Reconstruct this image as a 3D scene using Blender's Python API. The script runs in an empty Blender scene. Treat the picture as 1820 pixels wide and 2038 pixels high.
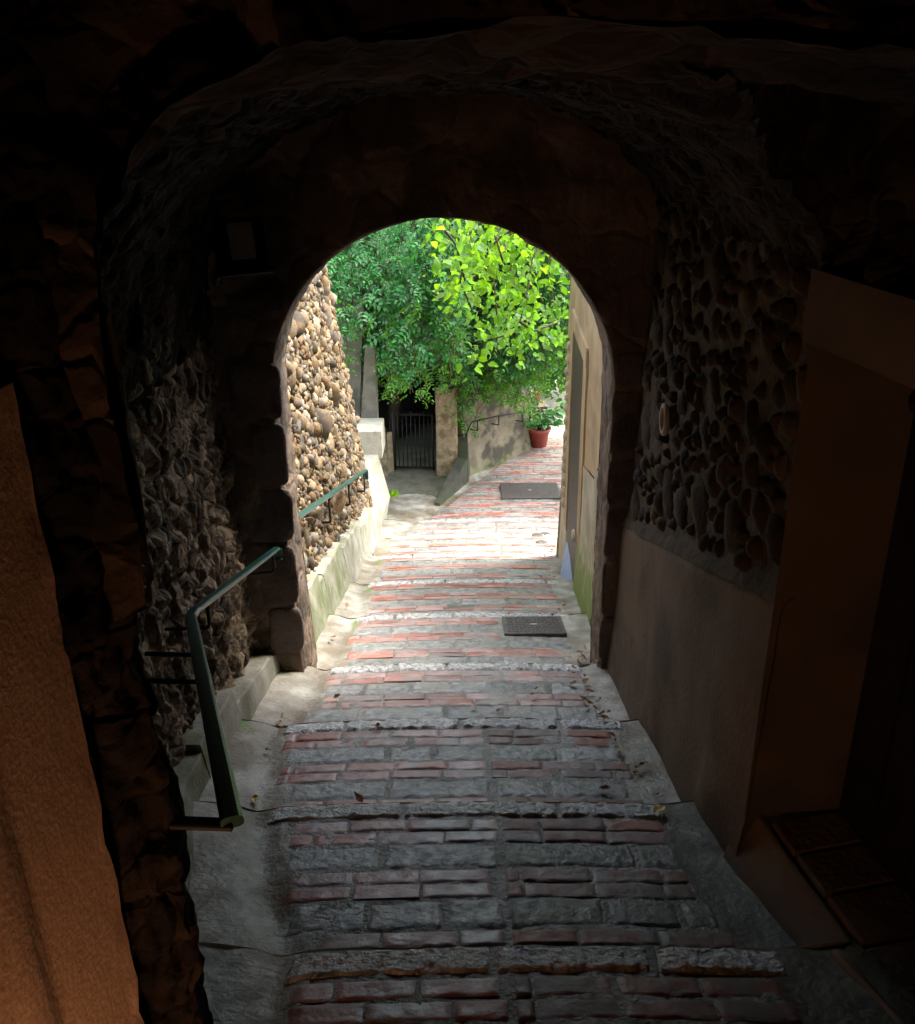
import bpy, bmesh, math, random
import numpy as np
from mathutils import Vector, Matrix, noise, Euler

random.seed(7); rng = np.random.default_rng(7)
R_ = math.radians
scene = bpy.context.scene
COL = scene.collection

# ------------------------------------------------------------------ camera
PITCH, ROLL, YAW = R_(24), R_(-0.8), R_(0.4)
cam_d = bpy.data.cameras.new('camera')
cam_d.sensor_fit = 'HORIZONTAL'; cam_d.sensor_width = 36; cam_d.lens = 36 * 1900 / 1820
cam_d.clip_start = 0.05; cam_d.clip_end = 2000
cam = bpy.data.objects.new('camera', cam_d); COL.objects.link(cam)
CR = Matrix.Rotation(YAW, 3, 'Z') @ Matrix.Rotation(math.pi/2 - PITCH, 3, 'X') @ Matrix.Rotation(ROLL, 3, 'Z')
cam.matrix_world = CR.to_4x4()
scene.camera = cam

def at(px, py, d):
    """world point seen at (px, py) of the 1820 x 2038 photograph, d metres ahead"""
    v = CR @ Vector(((px - 910) / 1900, -(py - 1019) / 1900, -1))
    return v * (d / v.y)

# ------------------------------------------------------------------ light
SUN_EL, SUN_AZ = 60, 66           # azimuth measured from +y (ahead) towards +x (right)
world = bpy.data.worlds.new("World"); scene.world = world; world.use_nodes = True
nt = world.node_tree; bg = nt.nodes['Background']
sky = nt.nodes.new('ShaderNodeTexSky'); sky.sky_type = 'NISHITA'; sky.sun_disc = False
sky.sun_elevation = R_(SUN_EL); sky.sun_rotation = R_(SUN_AZ)
hs = nt.nodes.new('ShaderNodeHueSaturation'); hs.inputs['Saturation'].default_value = .55   # hazy, pale sky
nt.links.new(sky.outputs[0], hs.inputs['Color']); nt.links.new(hs.outputs[0], bg.inputs[0]); bg.inputs[1].default_value = 0.15
sky.dust_density = 4; sky.ozone_density = .6
sun_d = bpy.data.lights.new('sun', 'SUN'); sun_d.energy = 1.0; sun_d.angle = R_(20); sun_d.color = (1, 0.95, 0.86)
sun = bpy.data.objects.new('sun', sun_d); COL.objects.link(sun)
sv = Vector((math.sin(R_(SUN_AZ)) * math.cos(R_(SUN_EL)), math.cos(R_(SUN_AZ)) * math.cos(R_(SUN_EL)), math.sin(R_(SUN_EL))))
sun.rotation_euler = sv.to_track_quat('Z', 'Y').to_euler(); sun.location = (6, 10, 12)
scene.view_settings.view_transform = 'Standard'; scene.view_settings.look = 'None'
scene.view_settings.exposure = 2.87; scene.view_settings.gamma = 1
scene.cycles.max_bounces = 8; scene.cycles.diffuse_bounces = 5; scene.cycles.sample_clamp_indirect = 6
scene.cycles.use_denoising = True

# ------------------------------------------------------------------ materials
def mat(name, c1, c2, scale=6, rough=0.8, bump=0.3, bscale=40, isl=0.0, transl=None, c3=None, s3=1.3, t3=(0.5, 0.65),
        attr=None, ac=None, rough2=None, spec=0.5, detail=6, vor=None):
    """noise-mixed colours, optional third colour in large patches (stains), per-island variation, a colour laid by attribute"""
    m = bpy.data.materials.new(name); m.use_nodes = True
    n = m.node_tree; L = n.links.new; N = n.nodes.new
    b = n.nodes['Principled BSDF']; out = n.nodes['Material Output']
    geo = N('ShaderNodeNewGeometry')
    def tex(s, det=detail):
        t = N('ShaderNodeTexNoise'); t.inputs['Scale'].default_value = s; t.inputs['Detail'].default_value = det
        L(geo.outputs['Position'], t.inputs['Vector']); return t
    t1 = tex(scale); r = N('ShaderNodeValToRGB')
    r.color_ramp.elements[0].position = .35; r.color_ramp.elements[1].position = .65
    r.color_ramp.elements[0].color = (*c1, 1); r.color_ramp.elements[1].color = (*c2, 1)
    L(t1.outputs[0], r.inputs[0]); colr = r.outputs[0]
    def mix(fac, a, bcol):
        x = N('ShaderNodeMix'); x.data_type = 'RGBA'; L(fac, x.inputs[0]); L(a, x.inputs[6])
        if isinstance(bcol, tuple): x.inputs[7].default_value = (*bcol, 1)
        else: L(bcol, x.inputs[7])
        return x.outputs[2]
    if isl:
        h = N('ShaderNodeHueSaturation'); mr = N('ShaderNodeMapRange')
        mr.inputs['To Min'].default_value = 1 - isl; mr.inputs['To Max'].default_value = 1 + isl
        L(geo.outputs['Random Per Island'], mr.inputs[0]); L(mr.outputs[0], h.inputs['Value'])
        ma = N('ShaderNodeMath'); ma.operation = 'MULTIPLY'; ma.inputs[1].default_value = 7.13
        L(geo.outputs['Random Per Island'], ma.inputs[0])
        fr = N('ShaderNodeMath'); fr.operation = 'FRACT'; L(ma.outputs[0], fr.inputs[0])
        m2 = N('ShaderNodeMapRange'); m2.inputs['To Min'].default_value = .6; m2.inputs['To Max'].default_value = 1.3
        L(fr.outputs[0], m2.inputs[0]); L(m2.outputs[0], h.inputs['Saturation'])
        L(colr, h.inputs['Color']); colr = h.outputs[0]
    if c3:
        t3n = tex(s3, 5); mp = N('ShaderNodeMapRange'); mp.interpolation_type = 'SMOOTHSTEP'
        mp.inputs['From Min'].default_value, mp.inputs['From Max'].default_value = t3
        L(t3n.outputs[0], mp.inputs[0]); colr = mix(mp.outputs[0], colr, c3)
    vedge = None
    if vor:     # single stones of an irregular masonry: own tone each, sunk joints
        vs, cv, vst, stretch = vor
        wp = N('ShaderNodeTexNoise'); wp.inputs['Scale'].default_value = 5; wp.inputs['Detail'].default_value = 3; L(geo.outputs['Position'], wp.inputs['Vector'])
        va = N('ShaderNodeVectorMath'); va.operation = 'MULTIPLY_ADD'; va.inputs[1].default_value = (.16, .16, .16); L(wp.outputs['Color'], va.inputs[0]); L(geo.outputs['Position'], va.inputs[2])
        vm = N('ShaderNodeVectorMath'); vm.operation = 'MULTIPLY'; vm.inputs[1].default_value = stretch; L(va.outputs[0], vm.inputs[0])
        ve = N('ShaderNodeTexVoronoi'); ve.feature = 'DISTANCE_TO_EDGE'; ve.inputs['Scale'].default_value = vs; L(vm.outputs[0], ve.inputs['Vector'])
        vc_ = N('ShaderNodeTexVoronoi'); vc_.inputs['Scale'].default_value = vs; L(vm.outputs[0], vc_.inputs['Vector'])
        bw = N('ShaderNodeRGBToBW'); L(vc_.outputs['Color'], bw.inputs[0])
        mv = N('ShaderNodeMapRange'); mv.inputs['From Min'].default_value = .2; mv.inputs['From Max'].default_value = .8
        mv.inputs['To Min'].default_value = 1 - cv; mv.inputs['To Max'].default_value = 1 + cv; L(bw.outputs[0], mv.inputs[0])
        hv = N('ShaderNodeHueSaturation'); L(colr, hv.inputs['Color']); L(mv.outputs[0], hv.inputs['Value']); colr = hv.outputs[0]
        vedge = N('ShaderNodeMapRange'); vedge.interpolation_type = 'SMOOTHSTEP'; vedge.inputs['From Max'].default_value = .16; L(ve.outputs['Distance'], vedge.inputs[0])
        ad = N('ShaderNodeMath'); ad.operation = 'MULTIPLY_ADD'; ad.inputs[1].default_value = .6; L(bw.outputs[0], ad.inputs[0]); L(vedge.outputs[0], ad.inputs[2]); vedge = ad
    if attr:
        a = N('ShaderNodeAttribute'); a.attribute_name = attr
        tn = tex(9, 6); sm = N('ShaderNodeMath'); sm.operation = 'ADD'; L(a.outputs['Fac'], sm.inputs[0]); L(tn.outputs[0], sm.inputs[1])
        mp = N('ShaderNodeMapRange'); mp.inputs['From Min'].default_value = .85; mp.inputs['From Max'].default_value = 1.25
        L(sm.outputs[0], mp.inputs[0]); colr = mix(mp.outputs[0], colr, ac)
    L(colr, b.inputs['Base Color'])
    b.inputs['Roughness'].default_value = rough; b.inputs['Specular IOR Level'].default_value = spec
    if rough2 is not None:
        t = tex(scale * 1.7, 5); mp = N('ShaderNodeMapRange'); mp.inputs['From Min'].default_value = .35; mp.inputs['From Max'].default_value = .65
        mp.inputs['To Min'].default_value = rough; mp.inputs['To Max'].default_value = rough2
        L(t.outputs[0], mp.inputs[0]); L(mp.outputs[0], b.inputs['Roughness'])
    if bump:
        tb = tex(bscale, 8); bp = N('ShaderNodeBump'); bp.inputs['Strength'].default_value = bump
        bp.inputs['Distance'].default_value = 0.02; L(tb.outputs[0], bp.inputs['Height']); nrm = bp.outputs[0]
        if vedge:
            b2 = N('ShaderNodeBump'); b2.inputs['Strength'].default_value = vst; b2.inputs['Distance'].default_value = .035
            L(vedge.outputs[0], b2.inputs['Height']); L(nrm, b2.inputs['Normal']); nrm = b2.outputs[0]
        L(nrm, b.inputs['Normal'])
    if transl:
        tr = N('ShaderNodeBsdfTranslucent'); tr.inputs[0].default_value = (*transl[:3], 1)
        h2 = N('ShaderNodeHueSaturation'); h2.inputs['Color'].default_value = (*transl[:3], 1)
        mr = N('ShaderNodeMapRange'); mr.inputs['To Min'].default_value = .65; mr.inputs['To Max'].default_value = 1.3
        L(geo.outputs['Random Per Island'], mr.inputs[0]); L(mr.outputs[0], h2.inputs['Value']); L(h2.outputs[0], tr.inputs[0])
        mx = N('ShaderNodeMixShader'); mx.inputs[0].default_value = transl[3]
        L(b.outputs[0], mx.inputs[1]); L(tr.outputs[0], mx.inputs[2]); L(mx.outputs[0], out.inputs[0])
    return m

M = {}
M['brick'] = mat('brick', (.27, .12, .1), (.41, .225, .185), 9, .34, .2, 60, isl=.3, c3=(.3, .26, .23), s3=4, t3=(.46, .68), rough2=.55)
M['slate'] = mat('slate', (.13, .14, .14), (.31, .31, .29), 18, .36, .5, 34, isl=.28, c3=(.27, .26, .225), s3=5, t3=(.46, .68), rough2=.6)
M['nosing'] = mat('nosing_stone', (.3, .3, .29), (.58, .575, .55), 30, .18, 1.0, 45, isl=.15, rough2=.4)
M['mortar'] = mat('mortar', (.15, .148, .13), (.3, .29, .265), 11, .42, .7, 55, c3=(.12, .122, .1), s3=3, rough2=.7)
M['cement'] = mat('cement', (.2, .186, .15), (.4, .378, .325), 7, .42, .5, 38, c3=(.15, .12, .08), s3=3, t3=(.4, .68), attr='moss', ac=(.11, .2, .03), rough2=.65)
M['skirt'] = mat('skirting_cement', (.2, .19, .155), (.32, .305, .255), 6, .85, .4, 34, c3=(.13, .14, .07), s3=2.6, t3=(.45, .68), attr='moss', ac=(.12, .17, .04))
M['rubble'] = mat('rubble', (.12, .09, .058), (.26, .2, .135), 9, .88, .8, 50, c3=(.07, .053, .035), s3=5, t3=(.48, .62), spec=.25, vor=(8, .5, .5, (1, 1, 1.4)))
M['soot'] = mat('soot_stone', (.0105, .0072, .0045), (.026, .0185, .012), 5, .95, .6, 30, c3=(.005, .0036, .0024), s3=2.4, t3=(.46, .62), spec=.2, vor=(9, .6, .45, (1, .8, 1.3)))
M['quoin'] = mat('quoin_stone', (.085, .054, .04), (.13, .09, .068), 6, .85, .7, 40, isl=.2, c3=(.05, .034, .027), s3=4)
M['archstone'] = mat('arch_stone', (.1, .07, .046), (.17, .12, .08), 6, .9, .7, 30, c3=(.06, .042, .028), s3=2.6, vor=(4.5, .25, .35, (1, 1, 1)))
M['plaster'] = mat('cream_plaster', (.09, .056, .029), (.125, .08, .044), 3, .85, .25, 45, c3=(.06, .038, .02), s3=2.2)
M['oplaster'] = mat('ochre_plaster', (.52, .365, .25), (.57, .41, .29), 30, .85, .12, 90, detail=3)
M['pebmortar'] = mat('pebble_mortar', (.11, .077, .042), (.2, .145, .085), 9, .9, 1.0, 45, c3=(.07, .05, .027), s3=3)
M['pebble'] = mat('pebble', (.095, .07, .042), (.2, .152, .097), 5, .75, .3, 60, isl=.75, c3=(.14, .085, .036), s3=6, t3=(.5, .62), spec=.3)
M['darkpeb'] = mat('dark_pebble', (.032, .025, .0155), (.072, .055, .034), 7, .85, .5, 50, isl=.5, spec=.2)
M['patchmortar'] = mat('patch_mortar', (.05, .033, .017), (.085, .058, .031), 8, .9, .9, 45, c3=(.034, .027, .013), s3=4)
M['green'] = mat('green_paint', (.005, .048, .04), (.01, .07, .058), 20, .3, .1, 80)
M['black'] = mat('black_iron', (.008, .009, .0085), (.014, .016, .014), 20, .6, .1, 80, spec=.3)
M['iron'] = mat('cast_iron', (.05, .042, .04), (.1, .085, .08), 30, .5, .3, 80)
M['housecream'] = mat('house_cream', (.38, .33, .235), (.47, .415, .31), 3, .8, .25, 40, c3=(.3, .265, .19), s3=2.2, attr='moss', ac=(.17, .23, .05))
M['houseochre'] = mat('house_ochre', (.36, .26, .14), (.44, .33, .19), 5, .8, .25, 40, c3=(.3, .22, .13), s3=2.4)
M['door'] = mat('door_dark', (.006, .005, .004), (.012, .01, .008), 12, .7, .2, 40, spec=.2)
M['housedoor'] = mat('house_door', (.03, .026, .021), (.05, .043, .034), 12, .6, .2, 40)
M['sheensill'] = mat('sill_sheen_blue', (.25, .36, .6), (.33, .44, .68), 8, .6, .1, 40)  # the blue stands for light reflected off the sill
M['conc'] = mat('old_concrete', (.34, .32, .25), (.46, .44, .36), 5, .85, .4, 30, c3=(.26, .26, .16), s3=2.5, attr='moss', ac=(.14, .17, .05))
M['greywall'] = mat('grey_wall', (.14, .13, .105), (.2, .19, .155), 5, .9, .4, 30, c3=(.1, .105, .07), s3=2.2)
M['stain'] = mat('stained_plaster', (.12, .1, .065), (.2, .165, .11), 5, .9, .4, 25, c3=(.05, .044, .028), s3=2.6, t3=(.47, .6), attr='moss', ac=(.14, .175, .045))
M['pillar'] = mat('pillar_brick', (.22, .17, .1), (.34, .27, .17), 14, .9, .8, 40, c3=(.15, .11, .06), s3=5)
M['dimfloor'] = mat('mossy_floor', (.085, .08, .055), (.15, .14, .1), 5, .9, .4, 30, c3=(.065, .08, .03), s3=2)
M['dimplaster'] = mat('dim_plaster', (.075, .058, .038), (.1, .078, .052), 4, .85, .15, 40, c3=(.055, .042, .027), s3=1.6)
M['lampsoot'] = mat('lamplit_soot', (.026, .017, .0105), (.06, .041, .026), 5, .95, .6, 30, c3=(.008, .006, .004), s3=2.6, t3=(.44, .62), spec=.2, vor=(7, .6, .5, (1, .8, 1.3)))  # paler copy of the vault stone, lamp light put into its colour
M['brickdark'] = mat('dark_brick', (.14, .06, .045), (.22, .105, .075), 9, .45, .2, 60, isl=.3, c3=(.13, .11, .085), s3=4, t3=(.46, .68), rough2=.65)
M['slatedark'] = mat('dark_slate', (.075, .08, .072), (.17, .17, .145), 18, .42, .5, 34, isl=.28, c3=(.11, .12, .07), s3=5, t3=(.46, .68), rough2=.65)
M['cementdark'] = mat('dark_cement', (.05, .048, .034), (.1, .096, .068), 6, .5, .4, 38, c3=(.045, .055, .02), s3=2.6, t3=(.42, .68), rough2=.7)
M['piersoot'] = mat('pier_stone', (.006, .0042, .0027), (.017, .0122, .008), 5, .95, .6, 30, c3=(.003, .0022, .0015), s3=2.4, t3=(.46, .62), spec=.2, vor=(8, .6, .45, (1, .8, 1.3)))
M['divider'] = mat('dark_curb', (.032, .031, .022), (.06, .056, .04), 5, .9, .4, 30, c3=(.04, .05, .02), s3=3)
M['curbplaster'] = mat('curb_plaster', (.12, .088, .058), (.16, .12, .08), 4, .85, .2, 40)
M['sillbrick'] = mat('sill_brick', (.09, .06, .04), (.125, .088, .06), 8, .8, .5, 40, isl=.2)
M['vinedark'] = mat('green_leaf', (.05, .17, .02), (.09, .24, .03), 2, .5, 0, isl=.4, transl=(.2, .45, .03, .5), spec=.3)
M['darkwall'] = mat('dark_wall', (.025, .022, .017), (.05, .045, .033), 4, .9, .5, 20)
M['creeper'] = mat('creeper_leaf', (.05, .19, .06), (.1, .3, .11), 2.5, .42, 0, isl=.5, transl=(.13, .42, .07, .4), spec=.35)
M['ivy'] = mat('ivy_leaf', (.045, .15, .045), (.08, .23, .07), 2.5, .4, 0, isl=.4, transl=(.12, .36, .05, .4))
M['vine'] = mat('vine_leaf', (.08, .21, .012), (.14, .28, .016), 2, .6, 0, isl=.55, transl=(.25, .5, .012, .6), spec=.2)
M['stem'] = mat('stem', (.05, .035, .02), (.09, .065, .04), 20, .8, .3, 60)
M['terra'] = mat('red_pot', (.28, .05, .04), (.36, .075, .055), 10, .55, .15, 50)
M['soil'] = mat('soil', (.03, .022, .014), (.06, .045, .03), 30, .95, .8, 60)
M['dead'] = mat('dead_leaf', (.24, .1, .025), (.36, .18, .05), 15, .6, .2, 80, isl=.45)
M['yellow'] = mat('yellow_leaf', (.6, .42, .08), (.7, .5, .14), 15, .6, .2, 80)
M['rock'] = mat('rock', (.34, .29, .22), (.46, .4, .32), 6, .85, .5, 30)
M['sand'] = mat('pale_ground', (.5, .45, .36), (.62, .57, .47), 5, .9, .3, 30)
M['earth'] = mat('earth', (.12, .1, .07), (.18, .15, .1), 1.5, .95, .4, 8)
M['sunwall'] = mat('sunlit_wall', (.3, .23, .13), (.4, .32, .19), 3, .85, .2, 30)
M['glass'] = mat('lamp_glass', (.3, .3, .27), (.36, .36, .32), 10, .3, 0)

# ------------------------------------------------------------------ mesh tools
class MB:
    def __init__(s): s.v = []; s.f = []; s.mi = []; s.n = 0; s.sm = []; s.att = []
    def add(s, verts, faces, mi=0, smooth=False, att=0.0):
        verts = np.asarray(verts, float).reshape(-1, 3); s.v.append(verts)
        o = s.n; s.f += [tuple(int(i) + o for i in f) for f in faces]; k = len(faces)
        s.mi += [mi] * k; s.sm += [smooth] * k; s.n += len(verts)
        s.att.append(np.full(len(verts), att) if np.isscalar(att) else np.asarray(att, float)); return s
    def box(s, c, size, rot=None, mi=0, bev=0.0, att=0.0):
        x, y, z = [q / 2 for q in size]; b = bev
        if b <= 0:
            v = [(i, j, k) for k in (-z, z) for (i, j) in ((-x, -y), (x, -y), (x, y), (-x, y))]
            f = [(3, 2, 1, 0), (4, 5, 6, 7), (0, 1, 5, 4), (1, 2, 6, 5), (2, 3, 7, 6), (3, 0, 4, 7)]
        else:
            rings = [(x - b, y - b, -z), (x, y, -z + b), (x, y, z - b), (x - b, y - b, z)]
            v = [(i * a, j * c2, k) for (a, c2, k) in rings for (i, j) in ((-1, -1), (1, -1), (1, 1), (-1, 1))]
            f = [(3, 2, 1, 0), (12, 13, 14, 15)]
            for r in range(3):
                for q in range(4): f.append((r*4+q, r*4+(q+1) % 4, r*4+4+(q+1) % 4, r*4+4+q))
        v = np.array(v)
        if rot is not None: v = v @ np.array(rot.to_matrix() if isinstance(rot, Euler) else rot).T
        return s.add(v + np.array(c), f, mi, False, att)
    def tube(s, pts, r, n=8, mi=0, flat=None):
        """round tube, or flat bar when flat=(half width, half height)"""
        pts = [Vector(p) for p in pts]; V = []; F = []
        for i, p in enumerate(pts):
            t = (pts[min(i+1, len(pts)-1)] - pts[max(i-1, 0)]).normalized()
            up = Vector((0, 0, 1)) if abs(t.z) < .92 else Vector((0, 1, 0))
            a = t.cross(up).normalized(); b = a.cross(t).normalized()
            rr = r[i] if isinstance(r, (list, tuple)) else r
            for k in range(n):
                an = 2 * math.pi * (k + .5) / n; ca, sa = math.cos(an), math.sin(an)
                if flat:
                    e = 3.5; m_ = (abs(ca)**e + abs(sa)**e) ** (-1/e); V.append(p + a * ca * m_ * flat[0] + b * sa * m_ * flat[1])
                else: V.append(p + a * ca * rr + b * sa * rr)
        for i in range(len(pts)-1):
            for k in range(n): F.append((i*n+k, i*n+(k+1) % n, (i+1)*n+(k+1) % n, (i+1)*n+k))
        F.append(tuple(range(n))[::-1]); F.append(tuple(range((len(pts)-1)*n, len(pts)*n)))
        return s.add([tuple(v) for v in V], F, mi, not flat)
    def grid(s, P, nu, nv, mi=0, smooth=True, att=None):
        V = []; A = []
        for j in range(nv + 1):
            for i in range(nu + 1):
                V.append(P(i / nu, j / nv)); A.append(att(i / nu, j / nv) if att else 0)
        F = [(j*(nu+1)+i, j*(nu+1)+i+1, (j+1)*(nu+1)+i+1, (j+1)*(nu+1)+i) for j in range(nv) for i in range(nu)]
        return s.add([tuple(v) for v in V], F, mi, smooth, A)
    def hull(s, pts, mi=0):
        bm = bmesh.new()
        for p in pts: bm.verts.new(p)
        r = bmesh.ops.convex_hull(bm, input=bm.verts); bm.verts.index_update()
        vs = [v for v in bm.verts if v.link_faces]; ix = {v: i for i, v in enumerate(vs)}
        s.add([tuple(v.co) for v in vs], [[ix[v] for v in f.verts] for f in bm.faces], mi); bm.free(); return s
    def lathe(s, prof, c, n=24, mi=0):
        V = [(c[0] + r * math.cos(2*math.pi*k/n), c[1] + r * math.sin(2*math.pi*k/n), c[2] + z) for r, z in prof for k in range(n)]
        F = [(i*n+k, i*n+(k+1) % n, (i+1)*n+(k+1) % n, (i+1)*n+k) for i in range(len(prof)-1) for k in range(n)]
        return s.add(V, F, mi, True)
    def build(s, name, mats, parent=None):
        me = bpy.data.meshes.new(name); v = np.concatenate(s.v)
        me.from_pydata(v.tolist(), [], s.f); me.polygons.foreach_set('material_index', s.mi)
        me.polygons.foreach_set('use_smooth', s.sm)
        if any(a.any() for a in s.att):
            at_ = me.attributes.new('moss', 'FLOAT', 'POINT'); at_.data.foreach_set('value', np.concatenate(s.att))
        for m in (mats if isinstance(mats, (list, tuple)) else [mats]): me.materials.append(M[m] if isinstance(m, str) else m)
        me.update(); o = bpy.data.objects.new(name, me); COL.objects.link(o)
        if parent:
            o.parent = parent
            if parent.parent is None and parent.type == 'EMPTY': o.location = -parent.location
        return o

def tag(o, label=None, cat=None, group=None, kind=None):
    if label: o['label'] = label
    if cat: o['category'] = cat
    if group: o['group'] = group
    if kind: o['kind'] = kind
    return o
def thing(name, loc, label, cat, group=None):
    o = bpy.data.objects.new(name, None); o.location = loc; o.empty_display_size = .1; COL.objects.link(o)
    return tag(o, label, cat, group)

def ico(sub):
    bm = bmesh.new(); bmesh.ops.create_icosphere(bm, subdivisions=sub, radius=1)
    v = np.array([tuple(x.co) for x in bm.verts]); f = [[x.index for x in p.verts] for p in bm.faces]; bm.free(); return v, f
ICO1, ICO2 = ico(2), ico(3)
def stone(mb, c, size, axes, mi=0, jit=.12, hi=False):
    v, f = ICO2 if hi else ICO1
    k = rng.normal(size=(3, 3)) * 1.3; ph = rng.uniform(0, 6.28, 3)
    w = 1 + jit * np.sin(v @ k.T + ph).sum(1, keepdims=True) / 1.7
    w = w + .06 * np.sin(v @ (k.T * 2.7) + ph[::-1]).sum(1, keepdims=True)
    p = v * w * np.array(size); mb.add(p @ np.array(axes) + np.array(c), f, mi, True)

def sm(x): x = max(0, min(1, x)); return x * x * (3 - 2 * x)
def cellr(p): return (math.sin(p.x * 127.1 + p.y * 311.7 + p.z * 74.7) * 43758.5453) % 1.0
def fbm(p, o=4): return noise.fractal(p, 1.0, 2.0, o)
def rub(p, s=6.0, stretch=(1, 1, .6), amp=.05):
    """relief of irregular stones bedded in mortar"""
    q = Vector((p.x * stretch[0], p.y * stretch[1], p.z * stretch[2])) * s
    q += Vector((noise.noise(p * 3), noise.noise(p * 3 + Vector((9, 2, 5))), noise.noise(p * 3 + Vector((3, 8, 1))))) * .7
    d, pts = noise.voronoi(q); r = cellr(pts[0])
    f = sm((d[1] - d[0]) * 2.6)
    d2, p2 = noise.voronoi(q * 2.7); f2 = sm((d2[1] - d2[0]) * 2.2) * (.4 + cellr(p2[0]))
    return amp * (f * (.25 + .9 * r) + .35 * f2 * (1 - f * r) + .5 * fbm(p * 9) * .35 + .5 * noise.noise(p * 1.7))

def tab(t):
    xs = [a for a, _ in t]; ys = [b for _, b in t]
    return lambda d: float(np.interp(d, xs, ys))

# ------------------------------------------------------------------ the stepped path
NOSE = [-.95, .05, 1.07, 2.10, 3.12, 4.14, 5.2, 6.65, 8.1, 9.7, 11.3, 13.0]
def ztop(D): return -(1.75 + .325 * D) + .05
FLAT = -6.17
def gz(d):
    if d <= NOSE[0]: return ztop(NOSE[0])
    for a, b in zip(NOSE, NOSE[1:]):
        if d <= b:
            z0, z1 = ztop(a) - .1, ztop(b); return z0 + (z1 - z0) * (d - a) / (b - a)
    z0 = ztop(NOSE[-1]) - .09
    return z0 + (FLAT - z0) * min(1, (d - NOSE[-1]) / 2.0)
PL = tab([(-1, -.42), (1.5, -.45), (2.2, -.5), (2.5, -.62), (3.2, -.8), (4, -.9), (5.2, -.82), (6.8, -.82), (8.8, -.9), (11, -.93), (13, -.62), (14, -.2), (15.2, .3), (16.5, 1.0), (18, 1.3)])
PR = tab([(-1, 1.0), (1.5, .95), (2.5, .82), (3.2, .74), (4, .77), (5.2, .68), (6.8, .8), (8.8, .88), (9.7, 1.0), (11, 1.2), (13, 1.55), (15, 2.0), (18, 2.6)])
WL = tab([(-1, -.8), (1.3, -.66), (1.6, -.7), (2.3, -1.0), (3.2, -1.3), (5.5, -1.3), (6, -1.35), (12.2, -1.4), (13, -1.6), (15, -1.9), (18, -2)])
WR = tab([(-1, 1.5), (1.8, 1.25), (2.13, 1.16), (3.02, 1.0), (5.5, 1.0), (9.6, 1.2), (9.9, 2.6), (13, 3.2), (18, 4.2)])
def S(x, d):
    c = (PL(d) + PR(d)) / 2; w = (PR(d) - PL(d)) / 2
    u = (x - c) / w
    z = gz(d) + .022 * (1 - min(1.6, u * u))
    if u < -1: z += .05 * sm((-1 - u) / .5) - .025 * math.exp(-((u + 1.12) / .08) ** 2)
    if u > 1: z += .04 * sm((u - 1) / .4)
    return z

mb = MB()
# bed of mortar and the cement gutters on both sides
segs = list(zip(NOSE, NOSE[1:])) + [(13.0, 18.0)]
for (a, b) in segs:
    nv = max(6, int((b - a) / .045)); last = b == 18.0
    def P(u, v, a=a, b=b):
        d = a + 1e-4 + (b - a - 2e-4) * v
        xs = [WL(d), PL(d), PR(d), WR(d)]
        if u < .2: x = xs[0] + (xs[1] - xs[0]) * u / .2
        elif u < .8: x = xs[1] + (xs[2] - xs[1]) * (u - .2) / .6
        else: x = xs[2] + (xs[3] - xs[2]) * (u - .8) / .2
        wob = .015 * noise.noise(Vector((x * 2.2, a * 3.1, 0)))
        e = sm(1 - abs(v - 1) * 6) if not last else 0
        z = S(x, d) - .008 + .006 * fbm(Vector((x * 5, d * 5, 1)), 3) + .004 * noise.noise(Vector((x * 17, d * 17, 4))) - .012 * e * sm(noise.noise(Vector((x * 6, a, 2))) + .3)
        return (x, d + wob * (1 if 0 < v < 1 else 1), z)
    def A(u, v, a=a, b=b):
        k = max(sm((.1 - u) / .1), sm((u - .93) / .07)) * .32
        k += .75 * sm(1 - abs(u - .19) / .03) * sm((a - 4.5) / .5) * (1 if 4.5 < a < 8.2 else .3) * sm((v - .55) / .3)
        if 3 < a < 5.1: k += .5 * sm(1 - abs(u - .06) / .08) * sm((v - .6) / .3)
        if a > 12: k += .2 * sm((.2 - u) / .1)
        return k
    f0 = len(mb.f); mb.grid(P, 110, nv, 1, True, A)
    for q in range(f0, len(mb.f)):
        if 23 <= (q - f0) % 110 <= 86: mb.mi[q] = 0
        elif (q - f0) % 110 > 86 and b < 3.2: mb.mi[q] = 7  # right gutter of the nearer treads takes the darker cement
    if not last:   # riser under the nosing
        def Rz(u, v, b=b):
            x = WL(b) + (WR(b) - WL(b)) * u; wob = .015 * noise.noise(Vector((x * 2.2, (b) * 3.1, 0)))
            return (x, b + wob * (1 - v) + .006, S(x, b) - .01 - v * .16)
        mb.grid(Rz, 40, 3, 1, True)

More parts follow.
